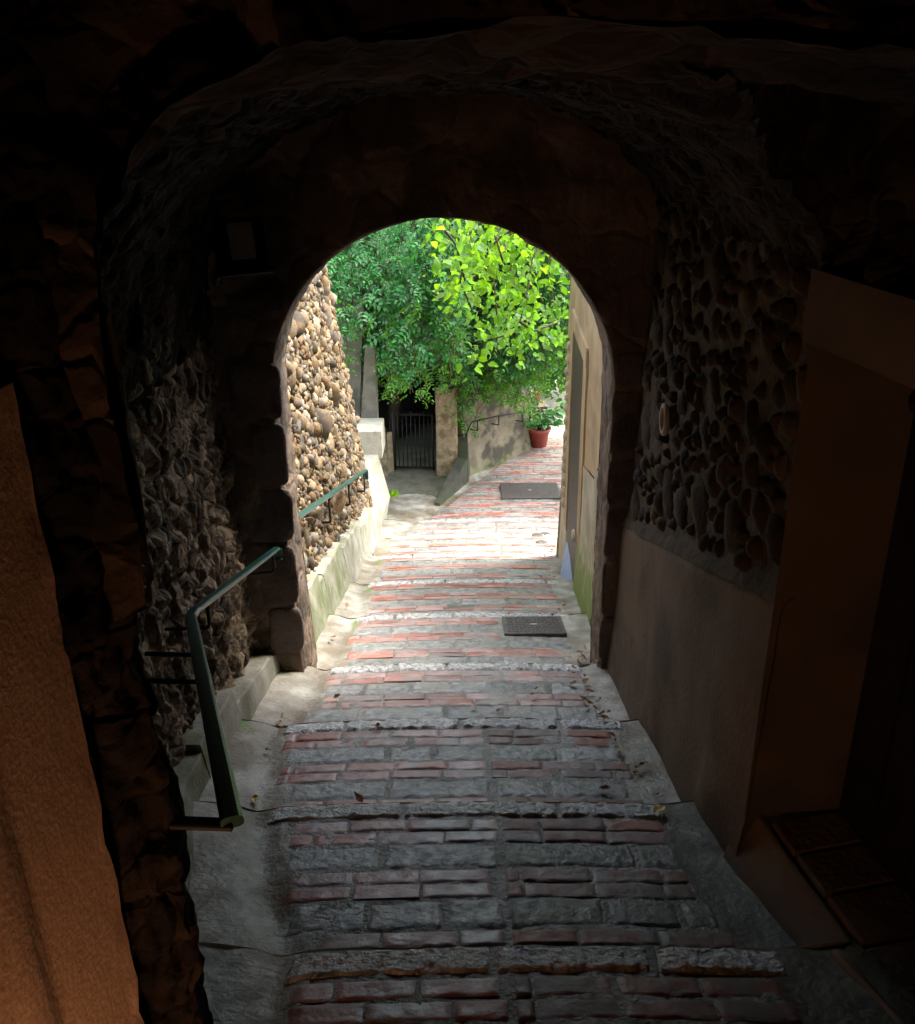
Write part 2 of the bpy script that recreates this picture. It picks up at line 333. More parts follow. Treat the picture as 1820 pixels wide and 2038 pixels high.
def paver(x0, x1, d0, d1, mi, lift=.006, bev=.006, skew=0.0):
    """a brick or stone laid in the bed"""
    b = bev; V = []
    for (ins, dz) in ((0, -.03), (0, lift - b * .8), (b, lift)):
        for (x, d) in ((x0 + ins, d0 + ins), (x1 - ins, d0 + ins), (x1 - ins, d1 - ins), (x0 + ins, d1 - ins)):
            V.append((x, d + skew * x, S(x, d) + dz))
    F = [(8, 9, 10, 11)]
    for r in (0, 4):
        for q in range(4): F.append((r+q, r+(q+1) % 4, r+4+(q+1) % 4, r+4+q))
    mb.add(V, F, mi)
def roughstone(x0, x1, d0, d1, mi, lift=.008, amp=.008, seed=0, wv=1.0, ed=.013, dp=.016):
    """hewn stone with a broken upper face"""
    nx = max(6, int((x1 - x0) / .012)); ny = 9
    def P(u, v):
        e = sm(min(u, 1 - u) * (x1 - x0) / ed + .12) * sm(min(v, 1 - v) * (d1 - d0) / ed + .12)
        x = x0 + (x1 - x0) * u; d = d0 + (d1 - d0) * v
        x += .008 * wv * noise.noise(Vector((d * 14, x * 3, seed))) ; d += .01 * wv * noise.noise(Vector((x * 9, seed, 4)))
        return (x, d, S(x, d) - dp + (dp + lift) * e ** .5 + amp * e * fbm(Vector((x * 22, d * 26, seed)), 4))
    mb.grid(P, nx, ny, mi, True)
def brickrow(d0, d1, xl, xr, off=0.0, L=.24, gap=.01, mi=2):
    x = xl - off * L
    while x < xr - .03:
        l = L * random.uniform(.93, 1.05); a, b = max(x, xl), min(x + l, xr)
        if b - a > .04:
            if d0 < 7 and random.random() > .03: roughstone(a, b, d0 + random.uniform(-.003, .003), d1 + random.uniform(-.003, .003), mi, -.0034 + random.uniform(-.0018, .0025), .003, random.random() * 40, .3, .004, .0085)
            elif random.random() > .03: paver(a, b, d0 + random.uniform(-.003, .003), d1 + random.uniform(-.003, .003), mi, -.0022 + random.uniform(-.0025, .003), .003, .0)
        x += l + gap
def stonerow(d0, d1, xl, xr, mi=3):
    x = xl; k = 0
    while x < xr - .05:
        l = random.uniform(.2, .5); b = min(x + l, xr)
        if xr - b < .1: b = xr
        roughstone(x, b, d0 + random.uniform(-.006, .008), d1 - random.uniform(-.006, .008), mi, -.0045, .0045, random.random() * 40)
        x = b + random.uniform(.006, .02)
COVERS = [(.29, .75, 6.05, 6.5), (.62, 1.58, 14.15, 14.95)]
def clear(x0, x1, d0, d1):
    return not any(x1 > c[0] - .03 and x0 < c[1] + .03 and d1 > c[2] - .02 and d0 < c[3] + .02 for c in COVERS)
def rows(a, b, nb, seam=None):
    nos = .12; g = .011; total = b - a - nos - .03; bw = .165
    ns = nb - 1; sw = (total - nb * bw - (nb + ns) * g) / max(1, ns)
    if sw < .08: bw = (total - (nb + ns) * g) / (nb + ns * .95); sw = bw * .95
    d = a + .022
    for i in range(nb + ns):
        w = bw if i % 2 == 0 else sw
        m = d + w / 2; xl, xr = PL(m) + random.uniform(-.05, .04), PR(m) + random.uniform(-.04, .04)
        spans = [(xl, xr)]
        if seam is not None: s0 = seam + random.uniform(-.03, .03); spans = [(xl, s0 - .012), (s0 + .012, xr)]
        for c in COVERS:
            if d + w > c[2] - .02 and d < c[3] + .02:
                spans = [sp for (p, q) in spans for sp in ((p, min(q, c[0] - .03)), (max(p, c[1] + .03), q)) if sp[1] - sp[0] > .08]
        for (p, q) in spans:
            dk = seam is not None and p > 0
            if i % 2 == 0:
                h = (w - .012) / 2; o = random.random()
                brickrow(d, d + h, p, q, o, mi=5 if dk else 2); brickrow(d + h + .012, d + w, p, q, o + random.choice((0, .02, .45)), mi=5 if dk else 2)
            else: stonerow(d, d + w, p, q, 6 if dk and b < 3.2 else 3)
        d += w + g
    xl, xr = PL(b - .06) - .05, PR(b - .06) + .05; x = xl
    while x < xr - .05:
        l = random.uniform(.3, .62); e = min(x + l, xr)
        if xr - e < .12: e = xr
        roughstone(x, e, b - nos, b - .002, 4, .001, .01, random.random() * 40); x = e + .015
for (a, b) in zip(NOSE, NOSE[1:]):
    L_ = b - a
    rows(a, b, 3 if L_ < 1.3 else 4, .11 if 0 < a < 4 else None)
d = 13.03
i = 0
while d < 17.2:
    w = .075 if i % 4 in (0, 1) else .13 if i % 4 == 2 else .07
    xl, xr = PL(d), PR(d)
    spans = [(xl, xr)]
    for c in COVERS:
        if d + w > c[2] - .02 and d < c[3] + .02: spans = [(xl, c[0] - .03), (c[1] + .03, xr)]
    for (p, q) in spans:
        if i % 4 == 2: stonerow(d, d + w, p, q)
        else: brickrow(d, d + w, p, q, random.random())
    d += w + .014; i += 1
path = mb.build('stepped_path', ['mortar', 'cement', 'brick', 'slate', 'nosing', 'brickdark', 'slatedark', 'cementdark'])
tag(path, 'stepped alley of brick and stone rows going down through the arch', 'path', kind='structure')

g = MB(); g.box((0, 200, -7.3), (1200, 1200, .2)); tag(g.build('ground', 'earth'), 'earth ground below the village', 'ground', kind='structure')
def landing(u, v):
    d = 13.6 + 4.4 * v; x = -2.6 + (2.6 + float(np.interp(d, [13.6, 15.4, 18], [-.5, -.03, -.03]))) * u
    return (x, d, FLAT + .075 + .01 * fbm(Vector((x * 3, d * 3, 0))))
g = MB().grid(landing, 30, 30, 0, True, lambda u, v: .15)
tag(g.build('landing', 'dimfloor'), 'grey concrete landing before the garden gate', 'landing', kind='structure')
def sunny(u, v):
    x = .2 + 8 * u; d = 17.0 + 12 * v
    return (x, d, FLAT + .012 + .25 * v + .02 * fbm(Vector((x * 2, d * 2, 0))))
tag(MB().grid(sunny, 30, 30).build('pavement', 'sand'), 'pale sunlit ground beyond the potted plant', 'pavement', kind='structure')

# ------------------------------------------------------------------ passage: left side
t = thing('stone_wall', (-1.2, 3.2, gz(3.2)), 'rough rubble stone wall carrying the near dark green handrail', 'wall')
LW = [(-.645, 1.31), (-.555, 1.47), (-.72, 1.85), (-.98, 2.45), (-1.24, 3.2), (-1.26, 4.2), (-1.24, 5.12)]
LWl = np.cumsum([0] + [math.dist(p, q) for p, q in zip(LW, LW[1:])])
def lw(s):
    x = float(np.interp(s, LWl, [p[0] for p in LW])); y = float(np.interp(s, LWl, [p[1] for p in LW])); return x, y
def leftwall(u, v):
    s = LWl[-1] * u; x, y = lw(s)
    x2, y2 = lw(min(s + .05, LWl[-1])); x1, y1 = lw(max(0, s - .05))
    n = Vector((y2 - y1, -(x2 - x1), 0)).normalized()
    zb = gz(y) - .25; zt = .35; z = zb + (zt - zb) * v
    hh = max(0, z - zb - 1.2); p = Vector((x - .045 * max(0, z - zb) * sm((y - 1.6) / 1.5), y, z))
    return p + n * ((rub(p, 7.5, (1, 1, .7), .05) if s > LWl[2] - 1e-6 else rub(p, 4.5, (1, 1, .7), .04)) + .03 * noise.noise(p * 2.3) + .008 * fbm(p * 18, 3) - .045)
sp = LWl[2] / LWl[-1]
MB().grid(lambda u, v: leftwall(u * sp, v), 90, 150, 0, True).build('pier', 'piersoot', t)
MB().grid(lambda u, v: leftwall(sp + (1 - sp) * u, v), 280, 260, 0, True).build('rubble_face', 'rubble', t)
# cement skirting slabs at the foot of that wall
for (a, b, h0, h1) in ((2.05, 3.5, .13, .17), (3.5, 4.4, .21, .2), (4.4, 5.08, .2, .16)):
    k = MB()
    def SK(u, v, a=a, b=b, h0=h0, h1=h1):
        d = a + (b - a) * u; x = float(np.interp(d, [p[1] for p in LW], [p[0] for p in LW]))
        z0 = gz(d) - .15; h = (h0 + (h1 - h0) * u) + .15 + .015 * noise.noise(Vector((d * 6, 0, 0)))
        prof = [(.16, 0), (.13, .25), (.10, .55), (.075, .97), (.06, 1.0), (-.15, 1.0)]
        i = min(4, int(v * 5)); f = v * 5 - i; o = prof[i][0] + (prof[i+1][0] - prof[i][0]) * f; zz = prof[i][1] + (prof[i+1][1] - prof[i][1]) * f
        o *= .72 * sm((d - 2.0) / 1.1) if o > 0 else 1
        return (x + o + .012 * fbm(Vector((d * 4, v * 3, 2))), d, z0 + zz * h)
    k.grid(SK, 24, 15, 0, False, lambda u, v: .28 * (1 - v) if a > 3.5 else 0)
    k.grid(lambda u, v: Vector(SK(0, v)) + Vector((-.2 * u, 0, 0)), 2, 10)
    k.grid(lambda u, v: Vector(SK(1, v)) + Vector((-.2 * u, 0, 0)), 2, 10)
    k.build('cement_skirting', 'skirt', t)

t = thing('plaster_wall', (-.68, .8, gz(.8)), 'near ochre plaster wall lit orange by the lamp, at the left edge', 'wall')
k = MB()
NP = [(-.648, 1.33), (-.66, 1.08), (-.655, 1.045), (-.70, .35), (-.76, -1.6)]  # slight bend added so the near facet catches more lamp light
def npw(u, v):
    s = u * 4; i = min(3, int(s)); f = s - i
    x = NP[i][0] + (NP[i+1][0] - NP[i][0]) * f; y = NP[i][1] + (NP[i+1][1] - NP[i][1]) * f
    z = -2.5 + 2.12 * v
    if u < .02: y -= .03 * max(0, noise.noise(Vector((0, 3, z * 7))) - .1) ; x -= .006 * noise.noise(Vector((5, 3, z * 11)))
    return (x + .003 * fbm(Vector((x * 2, y * 2, z * 2)), 3) + .0012 * fbm(Vector((y * 40, z * 25, 3)), 3), y, z)
k.grid(npw, 60, 60); k.grid(lambda u, v: (npw(u, 1)[0] - v * .4, npw(u, 1)[1], -.38), 40, 2)
k.build('plaster_face', 'oplaster', t)
k = MB().grid(lambda u, v: Vector((-.80 - .1 * v, 1.36 - 3.2 * u, -.5 + 1.6 * v)) + Vector((1, 0, 0)) * (rub(Vector((-.8, 1.4 - 3.2 * u, 1.6 * v)), 4, (1, 1, 1), .08)), 50, 40)
k.build('upper_masonry', 'soot', t)

# ------------------------------------------------------------------ passage: vault and cross rib
t = thing('vaulted_ceiling', (0, 1.7, 0), 'dark sooty stone vault and cross rib over the steps', 'ceiling')
def vault(u, v):
    th = math.pi * u; d0_ = 1.75 + .93 * sm((u - .6) / .15); d = d0_ + (5.14 - d0_) * v
    c, s_ = math.cos(th), math.sin(th); e = 2 / 2.3
    xc, hw, zs = -.09, 1.26, -1.2; hgt = 1.17 + .12 * (1 - v)
    x = xc - hw * math.copysign(abs(c) ** e, c); z = zs + hgt * abs(s_) ** e
    p = Vector((x, d, z)); n = Vector((xc - x, 0, zs - z)).normalized()
    return p + n * (rub(p, 6, (1, .8, 1), .045) - .03)
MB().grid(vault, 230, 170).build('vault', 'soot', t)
def vedge(u, v):
    a = Vector(vault(.56 + .44 * u, 0)); o = Vector((a.x + .09, 0, a.z + 1.2)).normalized()
    p = a + Vector((o.x, 0, o.z)) * (.9 * v) + Vector((0, .006 + .02 * v, 0)); return p + Vector((0, -1, 0)) * .035 * rub(p, 5, (1, 1, 1), 1) * min(1, v * 5)
MB().grid(vedge, 60, 30).build('vault_edge', 'soot', t)
# cross rib with the wall above it
def ribprof(u):
    if u < .18: k = u / .18; return Vector((-.548, -2.6 + 2.3 * k))
    if u < .82:
        th = math.pi * (u - .18) / .64; c, s_ = math.cos(th), math.sin(th); e = 2 / 2.5
        w, zs = (.61, -.3) if c > 0 else (1.25, -.5); z1 = .085
        return Vector((.06 - w * math.copysign(abs(c) ** e, c), zs + (z1 - zs) * abs(s_) ** e))
    k = (u - .82) / .18; return Vector((1.31, -.5 - .05 * k))
def ribface(u, v):
    p2 = ribprof(.14 + .7 * u); c = Vector((.06, -.5)); dr = (p2 - c); dr = dr / max(dr.length, .01)
    q = p2 + dr * (1.5 * v); p = Vector((q.x, 1.47 - .02 * v, q.y))
    return p + Vector((0, -1, 0)) * (rub(p, 4, (1, 1, 1.5), .05)) + Vector((0, 0, .01 * fbm(p * 7)))
def ribsoffit(u, v):
    p2 = ribprof(.14 + .7 * u); p = Vector((p2.x * (1 + (.34 if p2.x < 0 else .0) * v), 1.46 + .42 * v, p2.y - .05 * v))
    n = Vector((.06 - p.x, 0, -.5 - p.z)).normalized()
    return p + n * (.022 * fbm(p * 4) + .022 * rub(p, 5, (1, 1, 1), 1))
kk = MB().grid(ribface, 120, 50); kk.build('rib_face', 'lampsoot', t)
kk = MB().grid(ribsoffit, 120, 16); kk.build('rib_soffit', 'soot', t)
kk = MB().grid(lambda u, v: ((lambda q: (q.x * (1.34 if q.x < 0 else 1), 1.88, q.y - .05))(ribprof(.14 + .7 * u) + (ribprof(.14 + .7 * u) - Vector((.06, -.5))).normalized() * .9 * v)), 60, 6)
kk.build('rib_back', 'soot', t)
# near chamber ceiling and the shell of the house above, which keeps daylight out
def nearv(u, v):
    th = math.pi * u; d = -2.6 + 4.1 * v
    p = Vector((.2 - 1.5 * math.cos(th), d, -.1 + 1.25 * math.sin(th))); return p - Vector((0, 0, 1)) * rub(p, 4, (1, 1, 1), .06)
MB().grid(nearv, 50, 50).build('near_vault', 'soot', t)
k = MB()
k.box((0, 1.35, 3.2), (9, 8.3, .3)); k.box((-4.4, 1.35, -1.7), (.3, 8.3, 9.6)); k.box((4.4, 1.35, -1.7), (.3, 8.3, 9.6)); k.box((0, -2.75, -1.7), (9, .3, 9.6))
k.build('outer_wall', 'archstone', t)

# ------------------------------------------------------------------ end wall with the arch
t = thing('arch_wall', (-.1, 5.35, gz(5.2)), 'dark end wall with the round arch opening to the alley', 'wall')
AX, AR, AZ = -.105, .945, -1.56
zbL, zbR = gz(5.3) - .3, gz(5.3) - .3
def archp(u):
    if u < .3:
        k = u / .3; return (AX - AR + .055 * (1 - k) - .02 * math.sin(k * 3), zbL + (AZ - zbL) * k)
    if u > .7:
        k = (1 - u) / .3; return (AX + AR + .012 * (1 - k), zbR + (AZ - zbR) * k)
    th = math.pi * (u - .3) / .4; return (AX - AR * math.cos(th), AZ + AR * 1.0 * math.sin(th))
def outp(u):
    if u < .3: return (-4.3, zbL + (2.8 - zbL) * 0 + (u / .3) * (AZ - zbL))
    if u > .7: return (4.3, zbR + ((1 - u) / .3) * (AZ - zbR))
    th = math.pi * (u - .3) / .4; c, s_ = -math.cos(th), math.sin(th); m_ = max(abs(c) / 4.4, abs(s_) / 4.6)
    return (AX + c / m_, AZ + s_ / m_)
def facep(u, v):
    (x, z), (X, Z) = archp(u), outp(u); f = v ** 2.2
    p = Vector((x + (X - x) * f, 5.1, z + (Z - z) * f))
    edge = .02 * math.exp(-v * 30)
    return p + Vector((0, -1, 0)) * (.03 * fbm(p * 3.5, 5) * min(1, v * 8) + .01 * rub(p, 4, (1, 1, 1), 1) - edge)
MB().grid(facep, 150, 46).build('arch_face', 'archstone', t)
def reveal(u, v):
    x, z = archp(u); d = 5.1 + .45 * v; p = Vector((x, d, z)); n = Vector((AX - x, 0, min(0, AZ - z) if z > AZ else 0)).normalized()
    return p + n * (.015 * fbm(p * 6, 5) + .004 * fbm(p * 25, 3) + .012 * math.sin(v * math.pi) - (.02 * sm((.12 - v) / .12)))
MB().grid(reveal, 220, 22).build('arch_reveal', 'archstone', t)
MB().grid(lambda u, v: (archp(u)[0] + (outp(u)[0] - archp(u)[0]) * v, 5.55 + .012 * fbm(Vector((archp(u)[0] + v * 3, 3, archp(u)[1])) * 4), archp(u)[1] + (outp(u)[1] - archp(u)[1]) * v), 80, 10).build('outer_face', 'pebmortar', t)
# squared quoin blocks of the left jamb
k = MB(); z = gz(5.0) + .12; i = 0
hs = [.34, .42, .36, .4, .34]
for h in hs:
    w = random.uniform(.2, .34); zc = z + h / 2
    def Q(u, v, zc=zc, h=h, w=w):
        a = 2 * math.pi * u; c, s_ = math.cos(a), math.sin(a); e = 6; m_ = (abs(c)**e + abs(s_)**e) ** (-1/e)
        r = [1, 1, .96, .8, .4, 0][min(5, int(v * 5 + .01))]; dep = [0, .018, .024, .028, .03, .03][min(5, int(v * 5 + .01))]
        p = Vector((AX - AR + .05 - w / 2 + c * m_ * r * w / 2, 5.115 - dep, zc + s_ * m_ * r * (h - .02) / 2))
        return p + Vector((noise.noise(p * 5) * .012, -.01 * fbm(p * 9), .015 * noise.noise(p * 4)))
    k.grid(Q, 32, 5); z += h
k.build('quoin', 'quoin', t)
k = MB(); z = gz(5.0) + .05
for h in (.3, .4, .35, .3, .42, .2):
    w = .16; zc = z + h / 2
    def Q2(u, v, zc=zc, h=h, w=w):
        a = 2 * math.pi * u; c, s_ = math.cos(a), math.sin(a); e = 6; m_ = (abs(c)**e + abs(s_)**e) ** (-1/e)
        j = min(5, int(v * 5 + .01)); r = [1, 1, .96, .8, .4, 0][j]; dep = [0, .01, .015, .018, .019, .02][j]
        p = Vector((AX + AR - .005 + w / 2 + c * m_ * r * w / 2, 5.11 - dep, zc + s_ * m_ * r * (h - .015) / 2))
        return p + Vector((noise.noise(p * 5) * .01, -.01 * fbm(p * 9), .012 * noise.noise(p * 4)))
    k.grid(Q2, 32, 5); z += h
k.build('quoin', 'quoin', t)

# ------------------------------------------------------------------ passage: right side
t = thing('plaster_wall', (.95, 3.8, gz(3.8)), 'dim cream plaster wall with an exposed patch of pebbles, right of the steps', 'wall')
RX = tab([(2.6, .985), (3.0, .955), (4.0, .93), (5.15, .905)])
def zpatch(d): return -(.62 + .35 * d) + .06        # lower edge of the exposed stones
def rwall(u, v):
    d = 2.65 + 2.5 * u; z0 = gz(d) - .2; z1 = zpatch(d); z = z0 + (z1 - z0) * v
    x = RX(d) + .03 * max(0, z - z0 - .3) - .02 * sm((.3 - (z - z0 - .2)) / .4)
    return (x + .012 * fbm(Vector((d * 1.8, z * 1.8, 0)), 4) + .03 * sm((v - .97) / .03), d, z)
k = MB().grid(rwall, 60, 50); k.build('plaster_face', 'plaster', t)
def patch(u, v):
    d = 2.66 + 2.5 * u; z0 = zpatch(d) - .03; z = z0 + (.25 - z0) * v
    x = RX(d) + .03 * (z - gz(d)) + .045
    x -= .04 * sm((.06 - v) / .06)
    p = Vector((x, d, z)); return (x - .02 * (fbm(p * 7, 5) * .5 + .5) - .008 * rub(p, 6, (1, 1, 1), 1), d, z)
k = MB().grid(patch, 110, 90)
N_ = 0; placed = []
for _ in range(14000):
    d = random.uniform(2.74, 4.95); z = random.uniform(zpatch(d) + .06, -.35); r = random.choice((.035, .045, .06, .075, .09, .12)) * random.uniform(.8, 1.15)
    if any((d - a) ** 2 + (z - b) ** 2 < (r + c) ** 2 * 1.02 for a, b, c in placed): continue
    placed.append((d, z, r)); x = RX(d) + .03 * (z - gz(d)) + .045
    a = random.uniform(-.5, .5) + .9
    ax = [(1, 0, 0), (0, math.cos(a), math.sin(a)), (0, -math.sin(a), math.cos(a))]
    stone(k, (x - .004, d, z), (.045, r * random.uniform(.9, 1.25), r * random.uniform(.6, .85)), ax, 1, .22)
    if len(placed) > 420: break
k.build('rubble_patch', ['patchmortar', 'darkpeb'], t)
# jamb of the doorway and the plaster band over its head
def DL(d): return .985 + .22 * (2.65 - d)
k = MB()
k.grid(lambda u, v: (.985 + .42 * u, 2.66 + .006 * fbm(Vector((u * 2, v * 6, 1))), -2.7 + 2.25 * v), 10, 30)
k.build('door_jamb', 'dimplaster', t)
k = MB()
zt_, zb_ = -.47, -.67
k.grid(lambda u, v: (DL(2.68 - 1.7 * u) - .012 + .006 * fbm(Vector((u * 5, v, 1))), 2.68 - 1.7 * u, zb_ + (zt_ - zb_) * v), 30, 6)
k.grid(lambda u, v: (DL(2.68 - 1.7 * u) - .012 + .5 * v, 2.68 - 1.7 * u, zb_), 20, 4)
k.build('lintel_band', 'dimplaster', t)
k = MB().grid(lambda u, v: Vector((DL(2.72 - 2.2 * u) + .1 - .12 * v, 2.72 - 2.2 * u, -.49 + 1.0 * v)) + Vector((-1, 0, 0)) * rub(Vector((2, 2.7 - 2.2 * u, v)), 4, (1, 1, 1), .09), 60, 40)
k.build('upper_masonry', 'soot', t)
# curb and brick sill of that doorway
t = thing('door_sill', (1.2, 2.1, -2.37), 'brown brick doorway sill behind a cream plastered curb, right foreground', 'sill')
def curb(u, v):
    d = 2.72 - 2.8 * u; w = .2 + .02 * u
    x0 = float(np.interp(d, [0, 1.8, 2.13, 3.02], [1.5, 1.13, 1.06, .9])); x1 = DL(d) + .05
    zt = -2.365; zf = gz(d) - .1
    g0 = gz(d) + .035; pr = [(x0 - .02, zf), (x0, g0), (x0 + (x1 - x0) * .4, g0 + .42 * (zt - g0)), (x1, zt), (x1 + .02, zt - .05)]
    i = min(3, int(v * 4)); f = v * 4 - i
    return (pr[i][0] + (pr[i+1][0] - pr[i][0]) * f + .012 * noise.noise(Vector((d * 4, v, 0))), d, pr[i][1] + (pr[i+1][1] - pr[i][1]) * f)
MB().grid(curb, 50, 16).build('curb', 'curbplaster', t)
k = MB(); d = 2.63
k.box((1.58, 1.75, -2.41), (.6, 1.85, .06), Euler((0, 0, R_(12.4))), mi=1)
r_ = 0
while d > .6:
    l = random.uniform(.16, .2); x = DL(d - l / 2) + .062; w = .26
    while x < 1.95:
        k.box((x + w / 2, d - l / 2, -2.372 + random.uniform(-.002, .002)), (w - .012, l - .012, .05), Euler((0, 0, R_(12.4))), mi=0, bev=.005); x += w; w = .3
    d -= l
k.build('sill_brick', ['sillbrick', 'patchmortar'], t)
t = thing('door', (1.42, 2.0, -2.35), 'black dark wooden door in the right hand doorway', 'door')
k = MB()
for j in range(8):
    d0 = 2.64 - j * .17; xa = 1.285 + .27 * (2.65 - d0 + .085)
    k.box((xa + .03, d0 - .085, -1.52), (.04, .166, 1.68), Euler((0, 0, R_(15))), bev=.006)
k.build('door_leaf', 'door', t)
k = MB(); k.box((1.5, 1.65, -1.2), (.02, .1, .2)); k.tube([(1.49, 1.65, -1.25), (1.45, 1.65, -1.25), (1.44, 1.75, -1.25)], .01); k.build('door_handle', 'iron', t)

# small items on the passage walls
t = thing('pipe_collar', at(1305, 835, 4.35), 'small pale ring around a pipe hole in the pebble patch', 'pipe')
c = at(1305, 835, 4.35); c.x = RX(4.35) + .03 * (c.z - gz(4.35)) - .01
t.location = c
ring = MB(); V = []
for i in range(28):
    a = 2 * math.pi * i / 28
    for j in range(8):
        b = 2 * math.pi * j / 8; r = .062 + .012 * math.cos(b); V.append((c.x + .014 * math.sin(b), c.y + r * math.cos(a) * .9, c.z + r * math.sin(a) * 1.1))
ring.add(V, [(i*8+j, ((i+1) % 28)*8+j, ((i+1) % 28)*8+(j+1) % 8, i*8+(j+1) % 8) for i in range(28) for j in range(8)], 0, True)
ring.build('collar', 'housecream', t)
ring = MB().add([(c.x + .005, c.y + .052 * math.cos(2*math.pi*i/20), c.z + .062 * math.sin(2*math.pi*i/20)) for i in range(20)], [tuple(range(20))])
ring.build('pipe_mouth', 'black', t)

c = at(478, 490, 4.75)
t = thing('floodlight', c, 'unlit black floodlight with pale glass high on the wall left of the arch', 'floodlight')
rot = Euler((R_(-12), 0, R_(28)))
Rm = np.array(rot.to_matrix())
k = MB().box(c, (.24, .07, .26), rot, bev=.012)
for j in range(6): k.box(np.array(c) + Rm @ np.array((-.1 + .04 * j, .055, 0)), (.008, .05, .22), rot)
k.build('housing', 'black', t)
MB().box(np.array(c) + Rm @ np.array((0, -.037, .02)), (.12, .006, .17), rot).build('glass_panel', 'glass', t)
MB().box(np.array(c) + Rm @ np.array((0, -.03, -.125)), (.27, .05, .03), rot, bev=.005).tube([np.array(c) + Rm @ np.array((-.11, .03, -.1)), np.array(c) + Rm @ np.array((-.11, .16, -.16)), np.array(c) + Rm @ np.array((-.05, .3, -.16))], .012).build('bracket', 'black', t)

# the lamp that throws the orange light, low on the left wall beside the photographer
lp = Vector((-.52, .47, -1.86))
t = thing('wall_lamp', lp, 'lit warm bulkhead lamp low on the left plaster wall', 'lamp')
MB().lathe([(0, 0), (.09, 0), (.1, .02), (.1, .03), (.085, .035)], (0, 0, 0)).build('base', 'black', t)
b_ = t.children[0]; b_.rotation_euler = (0, R_(90), 0); b_.location = (-.2, 0, 0)
bm_ = bpy.data.materials.new('lamp_glow'); bm_.use_nodes = True; bs = bm_.node_tree.nodes['Principled BSDF']
bs.inputs['Emission Color'].default_value = (1, .45, .15, 1); bs.inputs['Emission Strength'].default_value = 4
v_, f_ = ICO1; k = MB().add(v_ * np.array((.05, .05, .065)) + np.array(lp) + np.array((-.12, 0, 0)), f_, 0, True); k.build('bulb', bm_, t)
pl = bpy.data.lights.new('lamp_light', 'POINT'); pl.energy = 2.3; pl.color = (1, .49, .25); pl.shadow_soft_size = .05
po = bpy.data.objects.new('lamp_light', pl); COL.objects.link(po); po.parent = t; po.location = (.03, 0, 0)

# ------------------------------------------------------------------ handrails
def bracket(parent, p, wall, drop=.1, r=.008):
    p = Vector(p); q = p - Vector((0, 0, drop)); w = Vector(wall); w = Vector((w.x, w.y, q.z - .005))
    dirv = (w - q).normalized()
    MB().tube([p, p - Vector((0, 0, drop - .02)), q + Vector((0, 0, .006)) + dirv * .006, q + dirv * .02, w], r, 8).build('bracket', 'black', parent)
A0, A1, A2 = at(462, 1636, 1.47), at(378, 1222, 3.34), at(550, 1092, 5.02)
t = thing('handrail', (A1.x, A1.y, gz(A1.y)), 'near dark green handrail bending round the rubble wall inside the passage', 'handrail')
def lerp(a, b, n): return [a.lerp(b, i / n) for i in range(n + 1)]
pts = lerp(A0, A1, 10)[:-1] + [A1.lerp(A0, .03) + Vector((0, 0, .002)), A1 + Vector((.012, .03, 0))] + lerp(A1, A2, 8)[1:]
k = MB().tube(pts, 0, 16, flat=(.023, .012))
e = (A2 - A1).normalized()
k.tube([A2, A2 + e * .03 - Vector((0, 0, .012)), A2 + e * .04 - Vector((0, 0, .05)), A2 + e * .03 - Vector((0, 0, .075))], 0, 16, flat=(.027, .009))
k.build('rail', 'green', t)
pp = A2.lerp(A1, .06); bracket(t, pp, (-1.27, pp.y - .02, 0), .13)
pp = A2.lerp(A1, .86); bracket(t, pp, (-1.30, pp.y, 0), .13)
pp = A1.lerp(A0, .16); bracket(t, pp, (pp.x - .2, pp.y + .02, 0), .1, .009)
pp = A1.lerp(A0, .36); bracket(t, pp, (pp.x - .2, pp.y + .02, 0), .09, .009)
MB().box(A0 + Vector((-.062, .012, -.014)), (.13, .03, .014), Euler((0, R_(-4), R_(-8))), bev=.003).build('end_bracket', 'black', t)
B0, B1 = at(571, 1043, 5.75), at(727, 936, 10.9)
t = thing('handrail', (B0.x, B0.y, gz(B0.y)), 'far sunlit green handrail along the pebble wall beyond the arch', 'handrail')
k = MB().tube(lerp(B0, B1, 8), 0, 16, flat=(.03, .014)); e = (B1 - B0).normalized()
k.tube([B1, B1 + e * .03 - Vector((0, 0, .012)), B1 + e * .04 - Vector((0, 0, .06)), B1 + e * .03 - Vector((0, 0, .12))], 0, 16, flat=(.03, .012))
k.build('rail', 'green', t)
for f in (.02, .38, .66, .96):
    p = B0.lerp(B1, f); bracket(t, p, (p.x - .3, p.y + .02, 0), .26 if f > .1 else .2, .012)

# ------------------------------------------------------------------ pebble wall beyond the arch
t = thing('pebble_wall', (-1.25, 9, gz(9)), 'sunlit wall of rounded pebbles beyond the arch, on the left', 'wall')
def pwx(d, z): return -1.2 - .008 * (d - 5.6) - .115 * max(0, z - gz(d))
def pend(z): return 12.25 - .12 * max(0, z + 5.6)
def pwall(u, v):
    z = -6.3 + 5.6 * v; d = 5.5 + (pend(z) - 5.5) * u
    p = Vector((pwx(d, z), d, z)); return p + Vector((1, 0, 0)) * (.035 * fbm(p * 5, 5)) + Vector((0, 1, 0)) * .05 * noise.noise(p * 3) * sm((u - .9) / .1)
k = MB().grid(pwall, 160, 120)
k.grid(lambda u, v: (pwall(1, v)[0] - .7 * u, pwall(1, v)[1] + .02 * math.sin(u * 3), pwall(1, v)[2]), 6, 60)
k.grid(lambda u, v: (pwall(u, 1)[0] - .7 * v, pwall(u, 1)[1], -.7), 20, 3)
cells = {}
n_ = 0
